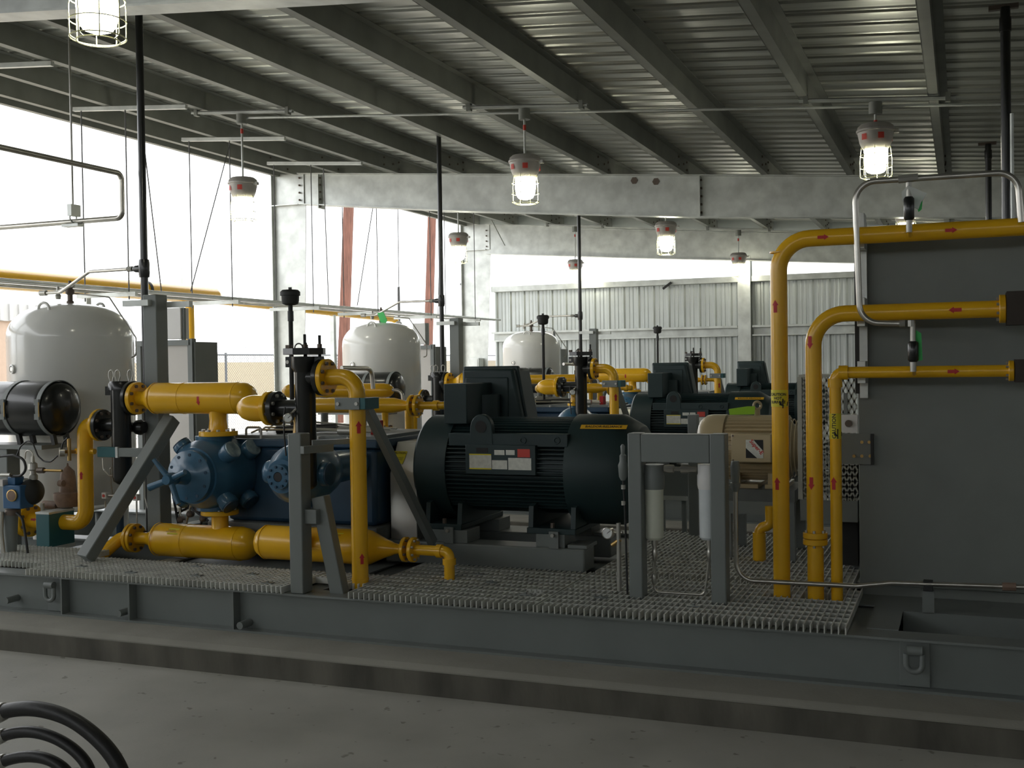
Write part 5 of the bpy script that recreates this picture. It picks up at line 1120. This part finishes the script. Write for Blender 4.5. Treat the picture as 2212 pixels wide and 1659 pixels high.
# ---- stainless loop tube and sample valves
YT2 = 5.82
sl2 = T('tube_loop', 'stainless tube looping above and beside the top yellow pipe at right', 'tube', at(1848, 550, YT2), n=1)
pts = [at(1945, 699, YT2), at(1858, 697, YT2), at(1846, 394, YT2), at(2000, 384, YT2), at(2198, 371, YT2), at(2206, 480, YT2), ]
MB().tube(pts, 6.3*mr3*.98, .095, 14, 8).build('tube', 'steel', sl2)
q = at(1962, 386, YT2); MB().cyl(q-V((.045, 0, 0)), q+V((.045, 0, .004)), .02, n=8).build('tee_fitting', 'zinc', sl2)
q = at(1950, 699, YT2); MB().cyl(q-V((.015, 0, 0)), q+V((.012, 0, 0)), .018, n=8).build('end_nut', 'zinc', sl2)
def valve(lab, px, ys, bag, grn):
    x = at(px, ys[0], YT2).x; Z = [at(px, y, YT2).z for y in ys]
    v = T('check_valve', lab, 'valve', (x, YT2, Z[-1]), n=1)
    MB().cyl((x, YT2, Z[1]), (x, YT2, Z[0]), .013, n=12).build('upper_fitting', 'zinc', v)
    MB().lathe((x, YT2, Z[2]), (0, 0, 1), [(0, .018), (.01, .025), (Z[1]-Z[2]-.01, .025), (Z[1]-Z[2], .018)], 18).build('body', 'black', v)
    MB().cyl((x, YT2, Z[3]), (x, YT2, Z[2]), .015, n=10).build('lower_fitting', 'zinc', v)
    MB().tube([(x, YT2, Z[3]+.01), (x, YT2+.05, Z[3]-.01)], .012, 0, 10).build('nipple', 'yellow', v)
    if bag: 
        pp = [at(1947, 415, YT2), at(1962, 400, YT2-.02), at(2003, 418, YT2), at(1990, 436, YT2), at(1984, 452, YT2), at(1950, 436, YT2)]
        MB().prism(pp, (0, .012, 0)).build('plastic_bag', 'film', v, label='crumpled clear plastic bag')
        MB().prism([at(1973, 420, YT2+.015), at(1994, 424, YT2+.015), at(1991, 452, YT2+.015), at(1984, 458, YT2+.015), at(1978, 440, YT2+.015)], (0, .005, 0)).build('green_tag', 'tag', v, label='bright green tag')
    else:
        MB().prism([at(1977, 712, YT2+.015), at(1990, 720, YT2+.015), at(1993, 778, YT2+.015), at(1982, 780, YT2+.015)], (0, .005, 0)).build('green_tag', 'tag', v, label='bright green tag')
    return v
valve('black-bodied check valve with clear plastic bag and green tag, above the top yellow pipe', 1963, (394, 425, 476, 502), True, True)
v2 = valve('black-bodied check valve with a narrow green tag, above the lowest yellow pipe at right', 1972, (699, 737, 782, 803), False, True)
MB().lathe(at(1968, 700, YT2)-V((0, 0, .012)), (0, 0, 1), [(0, .02), (.03, .02)], 8).build('elbow_nut', 'zinc', v2)
# ---- vent stack at right behind the cabinet
YV = 8.0
vr = T('vent_stack', '', 'pipe', at(2175, 900, YV), labels=['thick black vent pipe to the roof behind the gray cabinet at the right edge', 'thinner-looking farther black vent pipe above the cabinet, left of the thick one', 'hidden farthest vent pipe behind the cabinet'], n=2)
x = at(2173, 250, YV).x; zt_v = at(2170, 16, YV).z
MB().cyl((x, YV, ZT), (x, YV, zt_v), .031, n=20).build('pipe', 'black', vr); zc_ = at(2172, 55, YV).z; MB().cyl((x, YV, zc_-.04), (x, YV, zc_+.05), .037, n=20).build('coupling', 'black', vr)
MB().box(x-.1, x+.08, YV-.01, YV+.03, zt_v-.01, zt_v+.02).build('roof_flashing', 'bolt', vr)
xs3 = at(2186, 350, 7.95); unit(single(MB().cyl((xs3.x, 7.93, ZT), (xs3.x, 7.93, at(2186, 245, 7.93).z), .011, n=12), 'conduit', 'galv', 'x', 'conduit'), 'bright thin conduit rising right beside the thick black vent pipe at right', 1)

# ============================================================ LEFT END INSTRUMENTS
YI = 5.72; mi = mpp(28, 1065, YI)
bi = T('blue_controller', 'square blue level controller with a round brass-rimmed window at the left edge', 'instrument', at(20, 1200, YI), n=1)
a_, b_ = at(5, 1048, YI), at(44, 1100, YI)
MB().box(a_.x, b_.x, YI, YI+.12, b_.z, a_.z).build('case', 'bluei', bi, .006)
q = at(28, 1070, YI); MB().lathe((q.x, YI+.005, q.z), (.1, -1, 0), [(0, 13*mi), (.02, 13*mi), (.022, 11*mi), (.012, 11*mi)], 28).build('window_rim', 'brass', bi); MB().lathe((q.x, YI, q.z), (.1, -1, 0), [(0, 11*mi), (.016, 11*mi)], 24).build('window', 'rust', bi)
MB().box(at(11, 1030, YI).x, at(27, 1030, YI).x, YI+.02, YI+.1, a_.z, at(11, 1031, YI).z).build('top_block', 'bluei', bi, .004)
MB().box(at(-2, 1035, YI).x, at(8, 1035, YI).x, YI-.01, YI+.05, at(2, 1050, YI).z, at(2, 1036, YI).z).build('side_block', 'panel', bi)
MB().cyl(at(28, 1100, YI+.05), at(28, 1112, YI+.05), .05, n=16).build('collar', 'bolt', bi)
MB().lathe(at(24, 1200, YI+.06), (0, 0, 1), [(0, .035), (at(24, 1105, YI+.06).z-at(24, 1200, YI+.06).z, .055)], 20).build('stand_pipe', 'gray', bi)
for pts_, r_, m_, nm in (([(0, 986), (30, 983), (52, 992), (57, 1015), (45, 1028), (25, 1029)], .009, 'rubber', 'hose'), ([(36, 1108), (48, 1118), (54, 1150), (60, 1195)], .009, 'rubber', 'hose'), ([(4, 1105), (3, 1150), (8, 1200)], .014, 'steel', 'hose'),
    ([(36, 985), (44, 965), (58, 952), (70, 955), (82, 985), (95, 997), (110, 998), (124, 985)], .005, 'rubber', 'capillary'), ([(133, 970), (136, 955), (146, 946)], .005, 'rubber', 'capillary'), ([(54, 992), (55, 975), (63, 972), (71, 978), (71, 1000)], .004, 'steel', 'capillary')):
    MB().tube([at(x_, y_, YI-.01) for x_, y_ in pts_], r_, .06, 10, 5).build(nm, m_, bi)
for x_, y_ in ((8, 1026), (18, 1026)): MB().cyl(at(x_-5, y_, YI-.02), at(x_+5, y_, YI-.02), .013, n=8).build('union', 'zinc', bi)
dr = T('diaphragm_regulator', 'black round diaphragm regulator with gray fittings right of the blue controller', 'regulator', at(70, 1090, 5.85), n=1)
c_ = at(70, 1062, 5.85); MB().lathe(c_-V((.05, 0, 0)), (1, -.25, 0), [(0, .03), (.02, 29*mi*.5), (.045, 28*mi), (.06, 29*mi), (.075, 28*mi), (.1, .06), (.12, .02)], 36).build('diaphragm_housing', 'blackm', dr)
MB().lathe(at(72, 1036, 5.85), (0, 0, 1), [(0, .03), (.03, .03), (.04, .02), (.06, .02), (.07, .032), (.11, .028), (.12, .012), (.16, .01)], 14).build('valve_body', 'zinc', dr)
MB().cyl(at(30, 1037, 5.8), at(62, 1040, 5.84), .02, n=12).build('inlet_fitting', 'zinc', dr); MB().cyl(at(82, 1016, 5.85), at(95, 1016, 5.85), .02, n=8).build('union', 'bolt', dr)
MB().cyl(at(94, 1016, 5.85), at(134, 1017, 5.85), .009, n=10).build('copper_tube', 'brass', dr); MB().box(c_.x-.08, c_.x-.05, 5.84, 5.9, at(50, 1090, 5.85).z, at(50, 1045, 5.85).z).build('mount_plate', 'galv', dr)
g3 = gauge('pressure_gauge', 'x', at(130, 976, 5.95), (-.75, -.7, 0), 10*mi*1.04); unit(g3, 'small gauge with bright rim facing left, fixed to the yellow inlet pipe', 1)
MB().cyl(at(138, 976, 5.97), at(162, 976, 6.05), .012, n=10).build('stem', 'brass', g3); MB().cyl(at(149, 947, 5.98), at(150, 995, 5.98), .013, n=10).build('manifold_valve', 'brass', g3)
YBR = 6.28; mb_ = mpp(145, 1050, YBR)
rv_ = T('brown_regulator', 'brown primer-painted domed gas regulator behind the yellow inlet pipe', 'regulator', at(148, 1092, YBR), n=1)
q = at(148, 1094, YBR); zz0 = q.z; dz = lambda py: at(148, py, YBR).z-zz0
MB().lathe((q.x, YBR, zz0), (0, 0, 1), [(0, 22*mb_), (dz(1085), 27*mb_), (dz(1075), 30*mb_), (dz(1064), 30*mb_), (dz(1062), 18*mb_), (dz(1030), 16*mb_), (dz(1018), 14*mb_), (dz(1010), 6*mb_), (dz(1006), 2*mb_), (dz(1001), 1.5*mb_), (dz(1000), 0)], 32).build('bonnet', 'rust', rv_)
MB().cyl(at(95, 1090, YBR), at(125, 1092, YBR), .03, n=14).build('inlet_boss', 'rust', rv_); MB().cyl(at(128, 1044, YBR-.07), at(137, 1044, YBR-.07), .022, n=14).build('side_plug', 'rust', rv_)
MB().cyl((q.x, YBR, ZT), (q.x, YBR, zz0), .03, n=12).build('support', 'gray', rv_)
so = T('solenoid_pair', 'two small white square valves with red dots on thin tubing behind the slanting brace', 'valves', at(260, 1080, 6.3), n=1)
for px, py in ((224, 1071), (291, 1075)):
    q = at(px, py, 6.3); sb2 = MB().box(q.x-.02, q.x+.02, 6.3, 6.34, q.z-.022, q.z+.022).build('valve_block', 'white2', so, .003); MB().lathe((q.x, 6.3, q.z), (0, -1, 0), [(0, .011), (.004, .011)], 12).build('red_dot', 'redl', sb2)
    MB().cyl((q.x+(.02 if px < 250 else -.02), 6.32, q.z), (q.x+(.08 if px < 250 else -.07), 6.32, q.z), .011, n=10).build('fitting', 'zinc', so)
MB().tube([at(222, 990, 6.25), at(224, 1015, 6.25), at(236, 1028, 6.25), at(246, 1028, 6.25)], .005, .03, 8).build('tube', 'steel', so)
MB().tube([at(246, 1005, 6.25), at(238, 1012, 6.25), at(240, 1045, 6.28), at(243, 1068, 6.3)], .005, .03, 8).build('tube', 'steel', so)
MB().tube([at(303, 1034, 6.3), at(312, 1040, 6.3), at(313, 1075, 6.3), at(322, 1110, 6.3), at(325, 1130, 6.35)], .005, .03, 8).build('tube', 'steel', so)
for px in (228, 295): MB().cyl(at(px, 1082, 6.32), at(px+1, 1150, 6.32), .006, n=8).build('tube', 'steel', so)
sp3 = T('pipe_stub', 'short black vertical pipe support behind the slanting brace', 'pipe', at(257, 1160, 6.35), n=1)
MB().cyl(at(258, 1090, 6.4), (at(258, 1090, 6.4).x, 6.4, ZT), .028, n=14).build('pipe', 'blued', sp3)

# ============================================================ HOSES in the foreground
YH = 3.25; mh = mpp(100, 1580, YH)
for k, (pts_, r_, lab) in enumerate((
    ([(-70, 1575), (-20, 1545), (30, 1531), (85, 1530), (150, 1549), (205, 1588), (245, 1632), (268, 1680), (285, 1760)], 16.5, 'thick black rubber hose arching in the bottom left corner, outermost of three'),
    ([(-60, 1628), (-15, 1597), (30, 1582), (75, 1580), (125, 1595), (170, 1626), (197, 1665), (215, 1755)], 12.5, 'black rubber hose arching at bottom left, middle one of three'),
    ([(-55, 1680), (-15, 1652), (30, 1637), (70, 1633), (108, 1640), (142, 1662), (165, 1700), (178, 1760)], 12.5, 'black rubber hose at the very bottom left, innermost of three'))):
    t = thing('rubber_hose', lab, 'hose', (at(285-50*k, 1760, YH).x, YH, 0))
    P = [at(x_, y_, YH) for x_, y_ in pts_]; e = P[-1].copy(); P += [V((e.x+.04, YH, max(.25, e.z-.2))), V((e.x+.05, YH+.02, r_*mh))] if True else []
    P = P[:-1]+[V((P[-2].x+.02, YH, .0+.002))]
    s_ = P[0]; P = [V((s_.x-.15, YH, s_.z-.18)), V((s_.x-.22, YH, .0))]
    P = P[::-1]+[at(x_, y_, YH) for x_, y_ in pts_]+[V((e.x+.03, YH, e.z*.5)), V((e.x+.035, YH, .001))]
    for _ in range(3):
        P = [P[0]]+[q_ for a_, b_ in zip(P, P[1:]) for q_ in (a_.lerp(b_, .25), a_.lerp(b_, .75))]+[P[-1]]
    MB().tube(P, r_*mh, 0, 16).build('hose', 'rubber', t)
    q = at(2, pts_[1][1]-6, YH); d = (at(8, pts_[1][1]-10, YH)-at(-14, pts_[1][1]+2, YH)).normalized()
    MB().lathe(q-d*.03, d, [(0, r_*mh*1.06), (.012, r_*mh*1.22), (.045, r_*mh*1.22), (.055, r_*mh*1.04)], 18).build('crimp_fitting', 'zinc', t)
# ============================================================ closing walls out of sight
def shed_wall(name, pts):
    (xa, ya), (xb, yb) = pts; mb = MB(); n = int(math.dist((xa, ya), (xb, yb))/.305); dx, dy = (xb-xa)/n, (yb-ya)/n; nx_, ny_ = -dy/.305, dx/.305; P = []
    for i in range(n):
        for f, h in ((0, 0), (.1, .032), (.2, .032), (.3, 0)): P.append((xa+dx*(i+f)+nx_*h, ya+dy*(i+f)+ny_*h))
    vs = [(x, y, z) for z in (0, 3.3) for x, y in P]+[(x-nx_*.004, y-ny_*.004, z) for z in (0, 3.3) for x, y in P]; m = len(P)
    fs = []
    for i in range(m-1): fs += [(i, i+1, m+i+1, m+i), (2*m+i, 3*m+i, 3*m+i+1, 2*m+i+1)]
    struct(MB().add(vs, fs), name, 'wallp')
shed_wall('wall_right', ((XR+.2, YW+.1), (XR+.2, -7)))
shed_wall('wall_front', ((XR+.2, -7), (XE, -7)))
shed_wall('wall_left', ((XE, -7), (XE, 3.6)))
single(MB().prism([at(815, 676, 11.7), at(828, 674, 11.7), at(836, 692, 11.7), at(832, 699, 11.7), at(822, 696, 11.7)], (0, .01, 0)), 'green_tag', 'tag', 'bright green tag hanging on the top valve of the middle white tank', 'tag')
# ============================================================ copies of the skid further back
YOFF = [0, PITCH, 2*PITCH]
for root, tmpl, n, grp, labels in UNIT:
    for k in range(1, n):
        copy_tree(root, (0, YOFF[k], 0), labels[k] if labels else tmpl.replace('%s', SK[k]), grp)
# objects made up of helper properties are cleaned here
for o in C.objects:
    if '_o' in o: del o['_o']
